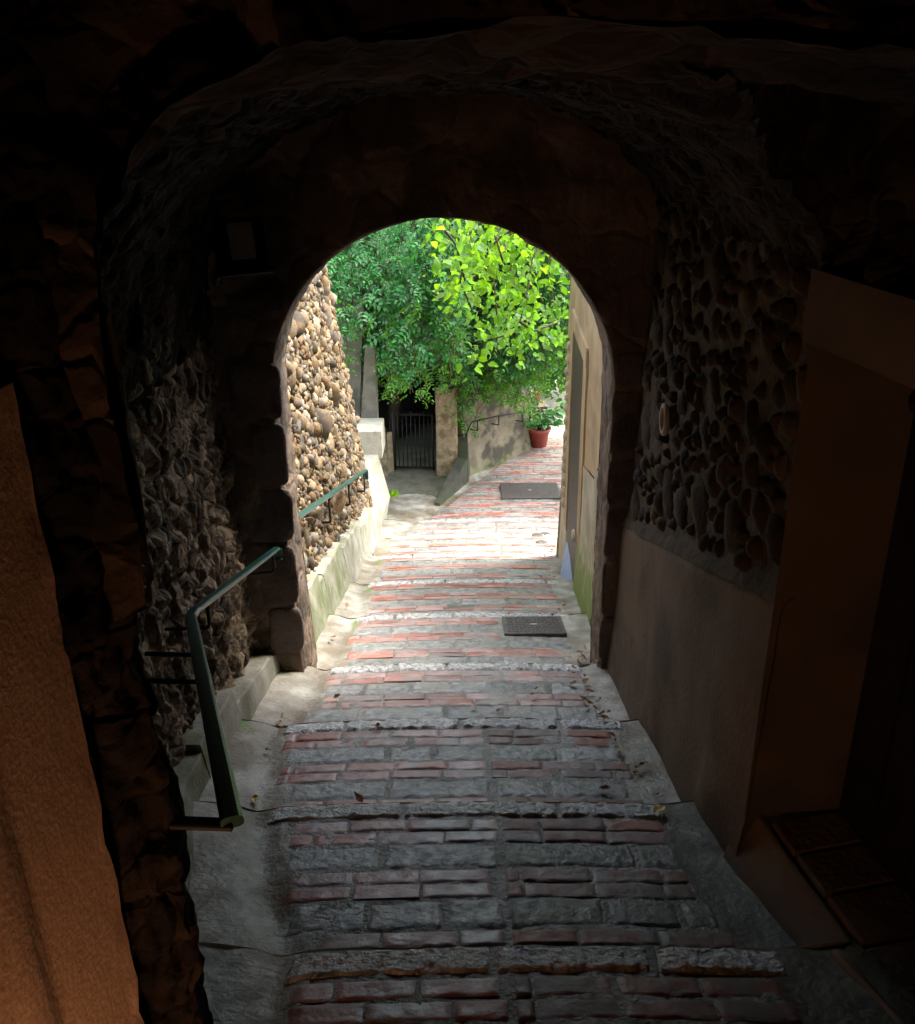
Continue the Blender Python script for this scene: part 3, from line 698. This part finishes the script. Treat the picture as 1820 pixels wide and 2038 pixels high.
for _ in range(60000):
    z = random.uniform(-5.9, -.8); d = random.uniform(5.6, pend(z) + .02)
    if z < gz(d) + .25: continue
    r = random.choice((.02, .024, .028, .034, .042, .052, .066)) * random.uniform(.75, 1.15) * (.78 + .3 * sm((z - gz(d) - .8) / 1.4))
    if random.random() < .02: r = .1
    ci, cj = int(d / .15), int(z / .15); ok = True
    for a in (-1, 0, 1):
        for b in (-1, 0, 1):
            for (D, Z, Q) in cells.get((ci + a, cj + b), ()):
                if (d - D) ** 2 + (z - Z) ** 2 < ((r + Q) * .95) ** 2: ok = False
    if not ok: continue
    cells.setdefault((ci, cj), []).append((d, z, r)); n_ += 1
    x = pwx(d, z); a = random.gauss(1.1, .5)
    ax = [(1, 0, random.uniform(-.2, .2)), (0, math.cos(a), math.sin(a)), (0, -math.sin(a), math.cos(a))]
    stone(k, (x + random.uniform(-.016, .026), d, z), (r * random.uniform(.8, 1.2), r * random.uniform(1.05, 1.8), r * random.uniform(.6, .95)), ax, 1, .26)
print('pebbles', n_)
k.build('pebble_face', ['pebmortar', 'pebble'], t)
for (a, b, h0, h1) in ((5.5, 6.9, .38, .41), (6.9, 8.2, .42, .44), (8.2, 12.1, .45, .42)):
    kk = MB()
    def SK2(u, v, a=a, b=b, h0=h0, h1=h1):
        d = a + (b - a) * u; z0 = gz(d) - .12; h = h0 + (h1 - h0) * u + .12 + .03 * noise.noise(Vector((d * 4, 0, 0)))
        pr = [(.16, 0), (.11, .35), (.06, .97), (.045, 1.0), (-.25, 1.0)]
        i = min(3, int(v * 4)); f = v * 4 - i
        return (pwx(d, gz(d)) + pr[i][0] + (pr[i+1][0] - pr[i][0]) * f + .012 * fbm(Vector((d * 3, v * 2, 1))), d, z0 + h * (pr[i][1] + (pr[i+1][1] - pr[i][1]) * f))
    kk.grid(SK2, 30, 16, 0, False, lambda u, v, a=a: (.6 if a < 8 else .35) * (1 - .6 * v))
    kk.grid(lambda u, v: Vector(SK2(0, v)) + Vector((-.3 * u, 0, 0)), 2, 8)
    kk.grid(lambda u, v: Vector(SK2(1, v)) + Vector((-.3 * u, 0, 0)), 2, 8)
    kk.build('cement_skirting', 'skirt', t)

# ------------------------------------------------------------------ house on the right
t = thing('house', (1.05, 8, gz(8)), 'cream and ochre house with a dark doorway, right side beyond the arch', 'house')
def hx(d): return .955 + .03 * (d - 5.6)
ZH = -.6
def hw(d0, d1, z0f, z1, off=0.0, nu=20, nv=24, moss=0.0, amp=.012):
    def P(u, v):
        d = d0 + (d1 - d0) * u; z0 = z0f(d) if callable(z0f) else z0f; z = z0 + (z1(d) if callable(z1) else z1 - z0) * v if not callable(z1) else z0 + (z1(d) - z0) * v
        b = .02 * sm(1 - (z - gz(d)) / .6)
        return (hx(d) - off - b + amp * fbm(Vector((d * 2, z * 2, 5)), 4), d, z)
    return MB().grid(P, nu, nv, 0, True, lambda u, v: moss * (1 - v))
DO0, DO1 = 7.75, 8.9
kb = lambda d: gz(d) - .2
wz = lambda d: gz(d) + 1.25
k = hw(5.5, DO0, kb, wz, 0, 30, 24, 1.05); 
k.build('plinth', 'housecream', t); k = hw(DO1, 9.65, kb, wz, .0, 14, 24, .3)
k.grid(lambda u, v: (hx(9.65) - .05 * sm(1 - v) + 2.5 * u, 9.65, gz(9.65) - .6 + 2.0 * v), 4, 8)
k.build('plinth', 'housecream', t)
k = hw(5.5, DO0, wz, ZH, -.012, 24, 24, 0, .012)
for (a, b, z0) in ((DO0, DO1, -2.12), (DO1, 9.65, -3.2)):
    k2 = hw(a, b, z0 if a < 8.1 else wz, ZH, -.012, 8, 14); k.v += k2.v; k.att += k2.att; k.f += [tuple(i + k.n for i in f) for f in k2.f]; k.mi += k2.mi; k.sm += k2.sm; k.n += k2.n
k.grid(lambda u, v: (hx(9.65) + .012 + 2.5 * u, 9.65, -3.95 + (ZH + 3.95) * v), 4, 8)
k.box((3.2, 7.6, ZH + .02), (4.6, 4.2, .08))
k.build('wall', 'houseochre', t)
k = MB()
for (a, b) in ((DO0 - .2, DO0 + .0), (DO1, DO1 + .2)):
    k.box((hx((a + b) / 2) + .016, (a + b) / 2, (gz(a) + .45 - 1.95) / 2), (.05, b - a, -1.95 - gz(a) - .45), bev=.006)
k.box((hx(8.325) + .016, 8.325, -2.02), (.054, 1.52, .16), Euler((0, 0, -.03)), bev=.006)
k.build('door_frame', 'houseochre', t)
MB().box((hx(8.325) + .025, 8.325, -3.3), (.04, 1.15, 2.6), Euler((0, 0, -.03))).build('door', 'housedoor', t)
MB().box((hx(8.4) + .03, 8.36, gz(8.36) + .05), (.1, .86, .4), Euler((0, R_(8), 0)), bev=.02).build('sill', 'sheensill', t)
k = MB()
for j in range(14):
    z = -2.35 - .13 * j; dd = 9.25 + random.uniform(-.05, .05)
    stone(k, (hx(dd) + .01, dd, z), (.05, .07, .055), np.eye(3), 0, .12)
k.build('pebble_band', 'rock', t)
c = at(1153, 1092, 7.75); vc = MB().lathe([(0, .02), (.05, .02), (.06, 0)], (0, 0, 0), 16).build('vent_cap', 'housecream', t)
vc.rotation_euler = (0, R_(-90), 0); vc.location = Vector((hx(7.75) - .03, 7.75, gz(7.75) + .55)) - t.location

# ------------------------------------------------------------------ stair parapet, landing, gate, pillar
t = thing('stair_parapet', (-1.25, 13, -6.1), 'bright sunlit concrete stair parapet at the end of the pebble wall', 'parapet')
k = MB()
lowp = [at(752, 905, 13.2), at(700, 905, 13.2), at(776, 988, 13.35), at(769, 1022, 13.45), at(738, 1078, 11.9), at(690, 1078, 11.9), at(690, 1020, 13.45)]
k.hull(lowp + [Vector((-1.8, 12.3, -6.3)), Vector((-1.8, 13.4, -6.3)), Vector((-1.8, 13.4, -5.2)), at(769, 1032, 13.3)])
k.build('sloped_apron', 'conc', t)
k = MB(); c = at(726, 880, 13.35)
k.box((-1.5, 13.5, at(726, 908, 13.3).z + .21), (.62, .6, .45), bev=.02, att=.25)
k.build('ledge_block', 'conc', t)
def slab(name, q, d0, d1, m_):
    MB().hull([at(x, y, d0) for x, y in q] + [at(x, y, d0) + Vector((0, d1 - d0, 0)) for x, y in q]).build(name, m_, t)
slab('upper_slab', [(726, 690), (745, 690), (752, 885), (716, 885)], 14.0, 14.3, 'greywall')
slab('end_slab', [(640, 600), (722, 600), (714, 885), (650, 885)], 14.2, 14.5, 'greywall')

t = thing('pillar', (-.26, 15.4, FLAT), 'small brown brick gate pillar with a dark cap', 'pillar')
k = MB()
def pilr(u, v):
    a = 2 * math.pi * u; c, s_ = math.cos(a), math.sin(a); e = 10; m_ = (abs(c)**e + abs(s_)**e) ** (-1/e)
    z = FLAT + 1.62 * v; p = Vector((c * m_ * .175 * (1.04 - .06 * v), s_ * m_ * .175, z * 1.0)); h = .006 * (1 if (z / .07) % 1 > .15 else 0)
    q = Vector((-.27 + p.x * (1 + h * 3), 15.4 + p.y * (1 + h * 3), z)); return q + Vector((noise.noise(q * 9), noise.noise(q * 9 + Vector((4, 4, 4))), 0)) * .012
k.grid(pilr, 60, 80, 0, False); k.build('shaft', 'pillar', t)
MB().lathe([(0, .14), (.09, .13), (.14, .07), (.17, .02), (.17, 0), (0, 0)], (-.27, 15.4, FLAT + 1.61), 20).build('cap', 'black', t)

t = thing('garden_gate', (-.85, 15.5, FLAT), 'low dark iron garden gate between stair and brick pillar', 'gate')
k = MB(); g0, g1 = at(782, 826, 15.55), at(860, 826, 15.5); zb = FLAT + .12
k.tube([g0, g1], .018); k.tube([(g0.x, g0.y, zb), (g1.x, g1.y, zb)], .018); k.tube([(g0.x, g0.y, FLAT), g0 + Vector((0, 0, .05))], .025); k.tube([(g1.x, g1.y, FLAT + .05), g1], .02)
k.build('frame', 'black', t)
k = MB()
for j in range(1, 9):
    x = g0.x + (g1.x - g0.x) * j / 9; top = g0.z + .07 * math.sin(j * 2.1)
    k.tube([(x, 15.52, zb), (x, 15.52, top)], .009, 6)
    k.tube([(x, 15.52, g0.z), (x + .03, 15.52, g0.z + .06), (x + .06, 15.52, g0.z + .03), (x + .05, 15.52, g0.z - .02)], .006, 5)
k.build('bars', 'black', t)
t = thing('timber_fence', (-1.15, 15.3, FLAT), 'short rotten wooden fence posts left of the gate', 'fence')
for j in range(3):
    p = at(752 + 12 * j, 905 - 4 * j, 15.0 + .2 * j); h = (1.15, .95, .8)[j]
    MB().hull([(p.x - .05, p.y, FLAT), (p.x + .05, p.y, FLAT), (p.x + .05, p.y + .06, FLAT), (p.x - .05, p.y + .06, FLAT), (p.x - .045, p.y, FLAT + h), (p.x + .04, p.y, FLAT + h - .04), (p.x + .04, p.y + .06, FLAT + h), (p.x - .045, p.y + .06, FLAT + h)]).build('post', 'pillar', t)

t = thing('divider_wall', (0, 14.8, FLAT), 'thin sloping grey curb wall between landing and path', 'wall')
k = MB()
a, b = at(862, 1004, 13.95), at(926, 868, 15.35)
l0, l1, r1 = at(905, 945, 15.25), at(905, 870, 15.3), at(930, 866, 15.3)
k.hull([(l0.x, 15.2, FLAT - .1), (r1.x, 15.1, FLAT - .1), (l0.x, 15.45, FLAT - .1), (r1.x + .05, 15.45, FLAT - .1), (l1.x, 15.3, l1.z), (r1.x, 15.25, r1.z), (l1.x, 15.45, l1.z), (r1.x, 15.45, r1.z)])
k.hull([(a.x, a.y, FLAT - .1), (a.x + .12, a.y + .02, FLAT - .1), (a.x + .02, a.y, FLAT + .12), (a.x + .1, a.y, FLAT + .11), (l0.x + .02, 15.3, FLAT - .1), (r1.x + .03, 15.2, FLAT - .1), (l0.x + .05, 15.25, FLAT + .42), (r1.x, 15.2, FLAT + .4)])
k.build('curb_body', 'divider', t)

t = thing('retaining_wall', (.7, 16, FLAT), 'stained mossy plaster retaining wall behind the pillar, under ivy', 'wall')
def rwp(u, v):
    a, b = Vector((.03, 15.35, 0)), Vector((1.22, 16.7, 0)); p = a.lerp(b, u); z = FLAT - .1 + 3.6 * v
    q = Vector((p.x, p.y, z)); n = Vector((.75, -.66, 0)); return q + n * (.03 * fbm(q * 2, 5) + .07 * sm(1 - v * 7) - .06 * v)
k = MB().grid(rwp, 60, 80, 0, True, lambda u, v: .55 * sm(1 - v * 6.5))
k.grid(lambda u, v: Vector(rwp(1, v)) + Vector((.25, 1.5, 0)) * u, 6, 40)
k.grid(lambda u, v: Vector(rwp(0, v)) + Vector((-.3, .25, 0)) * u, 6, 40)
k.build('plaster_face', 'stain', t)
t = thing('handrail', (.6, 15.8, FLAT), 'thin black wall rail on the stained retaining wall', 'handrail')
c0, c1, c2 = at(938, 838, 15.3), at(990, 828, 15.55), at(1044, 820, 16.3)
MB().tube([at(925, 868, 15.15), at(938, 840, 15.25), c1 , c2], .014, 8).build('rail', 'black', t)
for p in (at(950, 838, 15.3), at(992, 827, 15.6), at(1040, 821, 16.2)):
    MB().tube([p, p - Vector((0, 0, .17)), p + Vector((-.12, .1, -.18))], .012, 6).build('bracket', 'black', t)
t = thing('back_house', (-2, 18.4, FLAT), 'shadowed dark house wall behind the creeper and gate', 'house')
MB().box((-3.2, 18.3, -2.6), (8.2, .4, 8)).build('wall', 'darkwall', t)
MB().box((-1.2, 16.95, -4.25), (2.5, 2.7, .16)).box((-2.35, 17.1, -5.2), (.2, 2.1, 2.1)).box((-.1, 17.2, -5.2), (.2, 1.9, 2.1)).build('porch', 'darkwall', t)
MB().box((-1.0, 18.08, -5.2), (.9, .06, 1.9), bev=.02).build('door', 'door', t)
t = thing('garden_wall', (3, 24, FLAT), 'sunlit ochre wall far behind the foliage on the right', 'wall')
MB().box((5, 24, -3.6), (10, .4, 5.6)).build('wall_face', 'sunwall', t)

# ------------------------------------------------------------------ drain covers and caps
def cover(c, label, nx, ny, chk):
    x0, x1, d0, d1 = c; cx, cd = (x0 + x1) / 2, (d0 + d1) / 2
    t = thing('drain_cover', (cx, cd, S(cx, cd)), label, 'drain cover', 'iron drain covers in the paving')
    sl = (S(cx, d1 - .01) - S(cx, d0 + .01)) / (d1 - d0 - .02); rot = Euler((math.atan(sl), 0, 0)); Rm = np.array(rot.to_matrix()); o = np.array((cx, cd, S(cx, cd) + .006))
    k = MB().box(o, (x1 - x0, d1 - d0, .024), rot, bev=.004); k.build('plate', 'iron', t)
    k = MB()
    for i in range(nx):
        for j in range(ny):
            px = (i + .5) / nx * (x1 - x0 - .05) - (x1 - x0 - .05) / 2 + (j % 2) * .006; py = (j + .5) / ny * (d1 - d0 - .05) - (d1 - d0 - .05) / 2
            if abs(px) < .05 and abs(py) < .04: continue
            a = R_(45) * (1 if (i + j) % 2 else -1) * chk
            w = (x1 - x0) / nx
            k.box(o + Rm @ np.array((px, py, .013)), (w * .75, .008, .006) if chk else (.006, (d1 - d0) / ny * .8, .006), (rot.to_matrix() @ Matrix.Rotation(a, 3, 'Z')), bev=.0015)
    k.build('tread_pattern', 'iron', t)
    MB().box(o + Rm @ np.array((0, 0, .014)), (.05, .022, .005), rot).build('keyhole', 'nosing', t)
cover(COVERS[0], 'near rusty iron drain cover with raised chequer pattern', 14, 9, 1)
cover(COVERS[1], 'far dark iron drain cover with ridges, near the bend', 46, 6, 0)
for i, (px, py, d) in enumerate(((1084, 1066, 11.75), (1069, 1082, 11.2), (1077, 1096, 10.75))):
    p = at(px, py, d); z = S(p.x, p.y)
    k = MB().lathe([(0, .012), (.04, .014), (.062, .012), (.075, .004), (.078, -.03)], (p.x, p.y, z), 20)
    o = k.build('valve_cap', 'iron'); tag(o, ('small round iron cap farthest up by the right house corner', 'small round iron cap, middle of the three in the paving', 'small round iron cap beside dead leaves, nearest of three')[i], 'valve cap', 'round iron caps in the paving')

# ------------------------------------------------------------------ foliage
def leaf_tpl(L, W, fold=.25, droop=.15):
    """ovate leaf, two halves folded at the midrib"""
    v = []; prof = [(0, 0), (.2, .8), (.45, 1), (.75, .6), (1, 0)]
    for (tt, w) in prof:
        zc = -droop * L * tt * tt
        v += [(-w * W / 2, tt * L, zc + fold * w * W / 2), (0, tt * L, zc), (w * W / 2, tt * L, zc + fold * w * W / 2)]
    f = []
    for i in range(4):
        a = i * 3; f += [(a, a+1, a+4, a+3), (a+1, a+2, a+5, a+4)]
    return np.array(v), f
def spray_tpl(n, L, ll, lw_):
    """pinnate leaf: pairs of leaflets along a drooping stalk"""
    V = []; F = []; o = 0; lv, lf = leaf_tpl(ll, lw_, .3, .3)
    for i in range(n):
        tt = (i + 1) / n
        for sd in (-1, 1) if i < n - 1 else (0,):
            a = -sd * R_(62); c, s_ = math.cos(a), math.sin(a)
            m_ = np.array([[c, -s_, 0], [s_, c, 0], [0, 0, 1]]); sc = 1 - .35 * abs(tt - .45)
            p = (lv * sc) @ m_.T + np.array((0, tt * L, -.35 * L * tt * tt)); V.append(p); F += [tuple(q + o for q in f) for f in lf]; o += len(p)
    return np.concatenate(V), F
def scatter(mb, tpl, pos, dirs, scale, roll=.7, mi=0):
    """copies of a template with its +y along dirs"""
    tv, tf = tpl; n = len(tv)
    for p, dv, s_ in zip(pos, dirs, scale):
        y = Vector(dv).normalized(); up = Vector((random.gauss(0, roll), random.gauss(0, roll) - .3, 1)).normalized()
        x = y.cross(up); x = x.normalized() if x.length > .05 else Vector((1, 0, 0)); z = x.cross(y)
        Rm = np.array([tuple(x), tuple(y), tuple(z)])
        mb.add((tv * s_) @ Rm + np.array(p), tf, mi, False)
SPR = spray_tpl(4, .2, .085, .042)
IVY = leaf_tpl(.085, .07, .3, .3)
BIG = leaf_tpl(.15, .1, .18, .35)

def strand_plant(name, label, cat, mats, px0, px1, nst, bot, topy, d0, d1, tpl, step, sc, group=None, rnd=(-70, 15), bunch=False):
    base = at((px0 + px1) / 2, 800, (d0 + d1) / 2)
    t = thing(name, base, label, cat, group); lf = MB(); st = MB()
    xs = [a for a, _ in bot]; ys = [b for _, b in bot]
    cs = [px0 + (px1 - px0) * (q + random.uniform(.2, .8)) / 11 for q in range(11)]
    for i in range(nst + (3 if bunch else 0)):
        px = (838, 842, 846)[i - nst] if i >= nst else random.choice(cs) + random.gauss(0, 8) if bunch else random.uniform(px0, px1); dd = random.uniform(d0, d1)
        yb = float(np.interp(px, xs, ys)) + (random.uniform(*rnd) if i < nst else (0, -25, -12)[i - nst]); yt = random.uniform(*topy) if i < nst else 660
        if yb < yt + 30: continue
        p0, p1 = at(px + (random.uniform(-25, 25) if i < nst else 0), yt, dd + .5), at(px, yb, dd)
        n = max(3, int((p0 - p1).length / step)); ph = random.uniform(0, 6)
        pts = [p0.lerp(p1, q / n) + Vector((.04 * math.sin(q * .7 + ph), .04 * math.cos(q * .6 + ph), 0)) for q in range(n + 1)]
        st.tube(pts, .006, 4)
        pos = []; dirs = []; scl = []
        for q, p in enumerate(pts):
            pos.append(p); a = random.uniform(-1.9, 1.9)
            dirs.append((math.sin(a), -abs(math.cos(a)) * .9, random.uniform(-.55, .25))); scl.append(sc * random.uniform(.7, 1.25) * (1 if q < n - 3 else .75))
        scatter(lf, tpl, pos[:-3], dirs, scl); scatter(lf, tpl, pos[-3:], dirs[-3:], scl[-3:], .7, 1)
    lf.build('foliage', [mats, 'vinedark'], t); st.build('stem', 'stem', t)
    return t
bot1 = [(620, 640), (660, 690), (690, 745), (712, 785), (745, 770), (780, 780), (830, 770), (842, 815), (850, 740), (880, 745), (915, 760)]
strand_plant('creeper', 'large blue-green creeper hanging in pinnate sprays over the gate', 'creeper', 'creeper', 615, 915, 125, bot1, (330, 640), 13.6, 15.2, SPR, .085, 1.1, rnd=(-150, 15), bunch=True)
bot2 = [(860, 700), (900, 790), (925, 850), (945, 850), (965, 790), (1000, 785), (1030, 810), (1060, 810), (1100, 720), (1145, 700)]
strand_plant('ivy', 'dark green ivy trailing over the stained retaining wall', 'ivy', 'ivy', 870, 1150, 140, bot2, (380, 620), 15.0, 16.0, SPR, .1, 1.2)
bot3 = [(1040, 790), (1080, 780), (1150, 750)]
strand_plant('shrub', 'dull green shrub with small leaves behind the potted plant', 'shrub', 'ivy', 1030, 1150, 150, bot3, (540, 700), 18.2, 20, IVY, .06, 1.5)
t = bpy.data.objects['shrub']
lf = MB(); cl = [Vector((random.uniform(1.5, 4.4), random.uniform(18.8, 21), random.uniform(-5.3, -2.2))) for _ in range(34)]
pos = [random.choice(cl) + Vector((random.gauss(0, .25), random.gauss(0, .25), random.gauss(0, .25))) for _ in range(3200)]
scatter(lf, IVY, pos, [(random.gauss(0, 1), random.gauss(-.4, 1), random.uniform(-.7, .3)) for _ in pos], [random.uniform(1.2, 2.2) for _ in pos])
lf.build('crown', 'ivy', t)
# leafy canopy above the gate that keeps that corner in shade
t = thing('tree', (-1.2, 16.5, FLAT), 'leafy tree filling the back above the dark gate', 'tree')
lf = MB(); n = 900
pos = [Vector((random.gauss(-.4, 1.5), random.uniform(14.6, 17.9), random.uniform(-2.9, .8))) for _ in range(n)]
cl = [Vector((random.uniform(-3, 2), random.uniform(14.5, 17.8), random.uniform(-2.4, .8))) for _ in range(38)]
pos = [random.choice(cl) + Vector((random.gauss(0, .35), random.gauss(0, .35), random.gauss(0, .28))) for _ in range(n)]
scatter(lf, SPR, pos, [(random.gauss(0, 1), random.gauss(-.4, 1), random.uniform(-.7, .2)) for _ in pos], [random.uniform(1.1, 1.8) for _ in pos])
lf.build('crown', 'creeper', t)
MB().tube([(-1.3, 17.2, FLAT), (-1.2, 17.1, -4.6), (-1.0, 16.8, -3), (-.6, 16.4, -1)], [.13, .11, .09, .04], 10).tube([(-1.1, 17.0, -3.6), (-.4, 16.6, -2.2), (.5, 16.2, -1)], [.07, .05, .02], 8).build('trunk', 'stem', t)
t = thing('tree', (2.6, 14.5, FLAT), 'added broadleaf tree shading the bend of the path', 'tree')  # crown put in and widened out of view to shade landing and path
lf = MB(); cl = [Vector((random.uniform(.5, 6.5), random.uniform(13.4, 17.6), random.uniform(-2.2, 0))) for _ in range(90)]
pos = [random.choice(cl) + Vector((random.gauss(0, .35), random.gauss(0, .4), random.gauss(0, .22))) for _ in range(9500)]
scatter(lf, BIG, pos, [(random.gauss(0, 1), random.gauss(-.3, 1), random.uniform(-.9, .1)) for _ in pos], [random.uniform(.7, 1.3) for _ in pos])
lf.build('crown', 'vinedark', t)
MB().tube([(3.3, 15.4, FLAT), (3.2, 15.3, -4.2), (2.9, 15, -2.6), (2.2, 14.5, -1.4)], [.12, .1, .08, .03], 10).tube([(3.0, 15.1, -3.0), (2.2, 14.2, -1.9), (1.4, 13.5, -1.2)], [.06, .04, .015], 8).build('trunk', 'stem', t)
# backlit vine in front
t = thing('grape_vine', at(980, 560, 9.8), 'bright yellow-green backlit vine branch with big leaves hanging by the arch top', 'vine')
lf = MB(); st = MB()
brs = [[at(1120, 380, 10.6), at(1058, 520, 10.2), at(1046, 600, 10.0), at(1034, 640, 9.9), at(1000, 670, 9.8), at(950, 680, 9.8)],
       [at(1040, 380, 9.4), at(985, 470, 9.2), at(1000, 520, 9.2), at(1020, 545, 9.2)],
       [at(855, 380, 8.9), at(880, 450, 8.8), at(908, 490, 8.8), at(925, 560, 8.8)],
       [at(960, 390, 9.6), at(930, 480, 9.4), at(915, 560, 9.3), at(940, 620, 9.3)],
       [at(1100, 400, 9.9), at(1000, 470, 9.9), at(930, 530, 10.1), at(900, 590, 10.2)],
       [at(1150, 420, 10.6), at(1090, 520, 10.5), at(1100, 600, 10.4), at(1080, 660, 10.4)],
       [at(1034, 640, 9.9), at(1060, 660, 9.9), at(1110, 640, 10.1)],
       [at(1000, 380, 10.8), at(980, 540, 10.8), at(990, 640, 10.7), at(960, 700, 10.6)],
       [at(1130, 440, 11.2), at(1060, 470, 11), at(1010, 600, 11), at(1040, 700, 11)]]
for br in brs:
    MB().tube(br, [.016, .013, .011, .009, .007, .005][:len(br)], 6).build('branch', 'stem', t)
    for a, b in zip(br, br[1:]):
        m_ = max(2, int((b - a).length / .0075))
        for q in range(m_):
            p = a.lerp(b, q / m_) + Vector((max(-.24, min(.24, random.gauss(0, .15))), random.gauss(0, .2), random.gauss(-.02, .12)))
            scatter(lf, BIG, [p], [(random.gauss(0, 1), random.gauss(-.2, .8), random.uniform(-1.1, .1))], [random.uniform(.3, .8)], .9, 1 if p.z < at(1000, 600, p.y).z and random.random() < .8 else random.choice((0, 0, 1, 1) if br is not brs[3] and br is not brs[4] else (0, 0, 0, 1)))  # darker leaf colour stands for silhouetted leaves among the backlit ones
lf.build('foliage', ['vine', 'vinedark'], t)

# potted plant and neighbours
p = at(1071, 893, 16.85); pz = FLAT + .01
t = thing('potted_plant', (p.x, p.y, pz), 'leafy green plant in a round red plastic pot on the sunlit ground', 'potted plant')
pot = MB().lathe([(0, 0), (.15, 0), (.2, .3), (.225, .3), (.23, .36), (.2, .36), (.19, .3)], (p.x, p.y, pz), 28).build('pot', 'terra', t)
MB().lathe([(0, .315), (.195, .31)], (p.x, p.y, pz), 20).build('soil', 'soil', pot)
st = MB(); lf = MB()
for i in range(16):
    a = random.uniform(0, 6.28); q = Vector((p.x, p.y, pz + .3)); tip = q + Vector((math.cos(a) * random.uniform(.1, .5), math.sin(a) * .35, random.uniform(.2, .5)))
    st.tube([q, q.lerp(tip, .5) + Vector((0, 0, .08)), tip], .006, 5)
    for _ in range(9):
        f = random.uniform(.45, 1); scatter(lf, BIG, [q.lerp(tip, f) + Vector((0, 0, .05))], [(math.cos(a) + random.gauss(0, .6), math.sin(a) + random.gauss(0, .6), random.uniform(-.3, .4))], [random.uniform(.8, 1.35)], .5)
lf.build('foliage', 'ivy', t); st.build('stem', 'stem', t)
q = at(1062, 790, 17.6)
t = thing('flower_pot', (q.x, q.y, q.z - .15), 'small terracotta pot half hidden in ivy on the wall corner', 'flower pot')
MB().lathe([(0, 0), (.1, 0), (.14, .24), (.16, .24), (.16, .3), (.13, .3)], (q.x, q.y, q.z - .15), 20).build('pot', 'terra', t)
MB().box((q.x, q.y + .1, (q.z - .15 + FLAT) / 2), (.5, .5, q.z - .16 - FLAT)).build('plinth', 'stain', t)
for (px, py, d, r, lab) in ((1118, 800, 20.5, .2, 'rounded pale boulder edging the sunlit ground, rightmost'), (1098, 806, 20.0, .17, 'rounded mossy boulder in the middle of the row'), (1080, 812, 19.4, .15, 'small rounded boulder nearest the potted plant'), (1125, 778, 21.3, .22, 'rounded warm boulder set above the others')):
    c = at(px, py, d); k = MB(); stone(k, c, (r, r * .8, r * .75), np.eye(3), 0, .15, True)
    o = k.build('boulder', 'rock'); tag(o, lab, 'boulder', 'rounded boulders beyond the potted plant')
def tuft(c, n, s_, label, m_='vine'):
    k = MB()
    for _ in range(n): scatter(k, IVY, [Vector(c) + Vector((random.gauss(0, .04), random.gauss(0, .04), 0))], [(random.gauss(0, 1), random.gauss(0, 1), random.uniform(.1, 1.2))], [random.uniform(.6, 1.2) * s_])
    tag(k.build('weed', m_), label, 'weed', 'small weeds growing from joints')
c = at(777, 985, 13.6); tuft(c, 18, 1.3, 'small bright weed at the corner of the stair parapet')

# ------------------------------------------------------------------ fallen leaves
LV, LFc = leaf_tpl(.075, .045, .5, -.4)
def fallen(x, d, s_, label, m_='dead', group='dead leaves lying on the steps'):
    k = MB(); a = random.uniform(0, 6.28); c, sn = math.cos(a), math.sin(a); tilt = random.uniform(-.3, .3)
    v = LV * s_ + rng.normal(0, .003, LV.shape); v = v @ np.array([[c, sn, 0], [-sn, c, tilt], [0, 0, 1]])
    v[:, 2] -= v[:, 2].min(); k.add(v, LFc)
    o = k.build('fallen_leaf', m_); o.location = (x, d, S(x, d) + .014); return tag(o, label, 'leaf', group)
def ground_at(px, py):
    d = 1.0
    while d < 20:
        p = at(px, py, d)
        if p.z < S(p.x, d): return p.x, d
        d += .01
    return p.x, d
x, d = ground_at(508, 1590); fallen(x, d, .8, 'single yellow leaf on the grey left gutter', 'yellow')
x, d = ground_at(722, 1606); fallen(x, d, .7, 'curled brown leaf on the third brick row by the left')
x, d = ground_at(1192, 1578); fallen(x, d, .7, 'dark curled leaf on the wet right hand bricks')
x, d = ground_at(1310, 1585); fallen(x, d, .85, 'large dark dead leaf against the cream right wall')
x, d = ground_at(1318, 1612); fallen(x, d, .9, 'yellowish leaf at the end of the right gutter', 'yellow')
x, d = ground_at(740, 1452) ; fallen(x, d, .6, 'small dark leaf on a rough stone nosing')
grp = [(1090, 1100, 1), (1098, 1152, 4), (1115, 1215, 3), (1150, 1300, 4), (1160, 1325, 5), (1155, 1345, 4), (1180, 1400, 7), (1200, 1430, 6), (1170, 1370, 5), (1230, 1480, 4), (1265, 1530, 3), (1130, 1365, 3), (1000, 1400, 1), (560, 1440, 3), (655, 1400, 1), (545, 1495, 1), (690, 1215, 1), (665, 1265, 2), (745, 1115, 1), (925, 1395, 1), (1060, 1385, 2), (885, 960, 1), (860, 1075, 1)]
for (px, py, n) in grp:
    for _ in range(n):
        x, d = ground_at(px + random.gauss(0, 9), py + random.gauss(0, 9))
        fallen(x, d, random.uniform(.35, .75), 'small brown dead leaf littering the gutter beside the bricks', group='brown leaf litter')
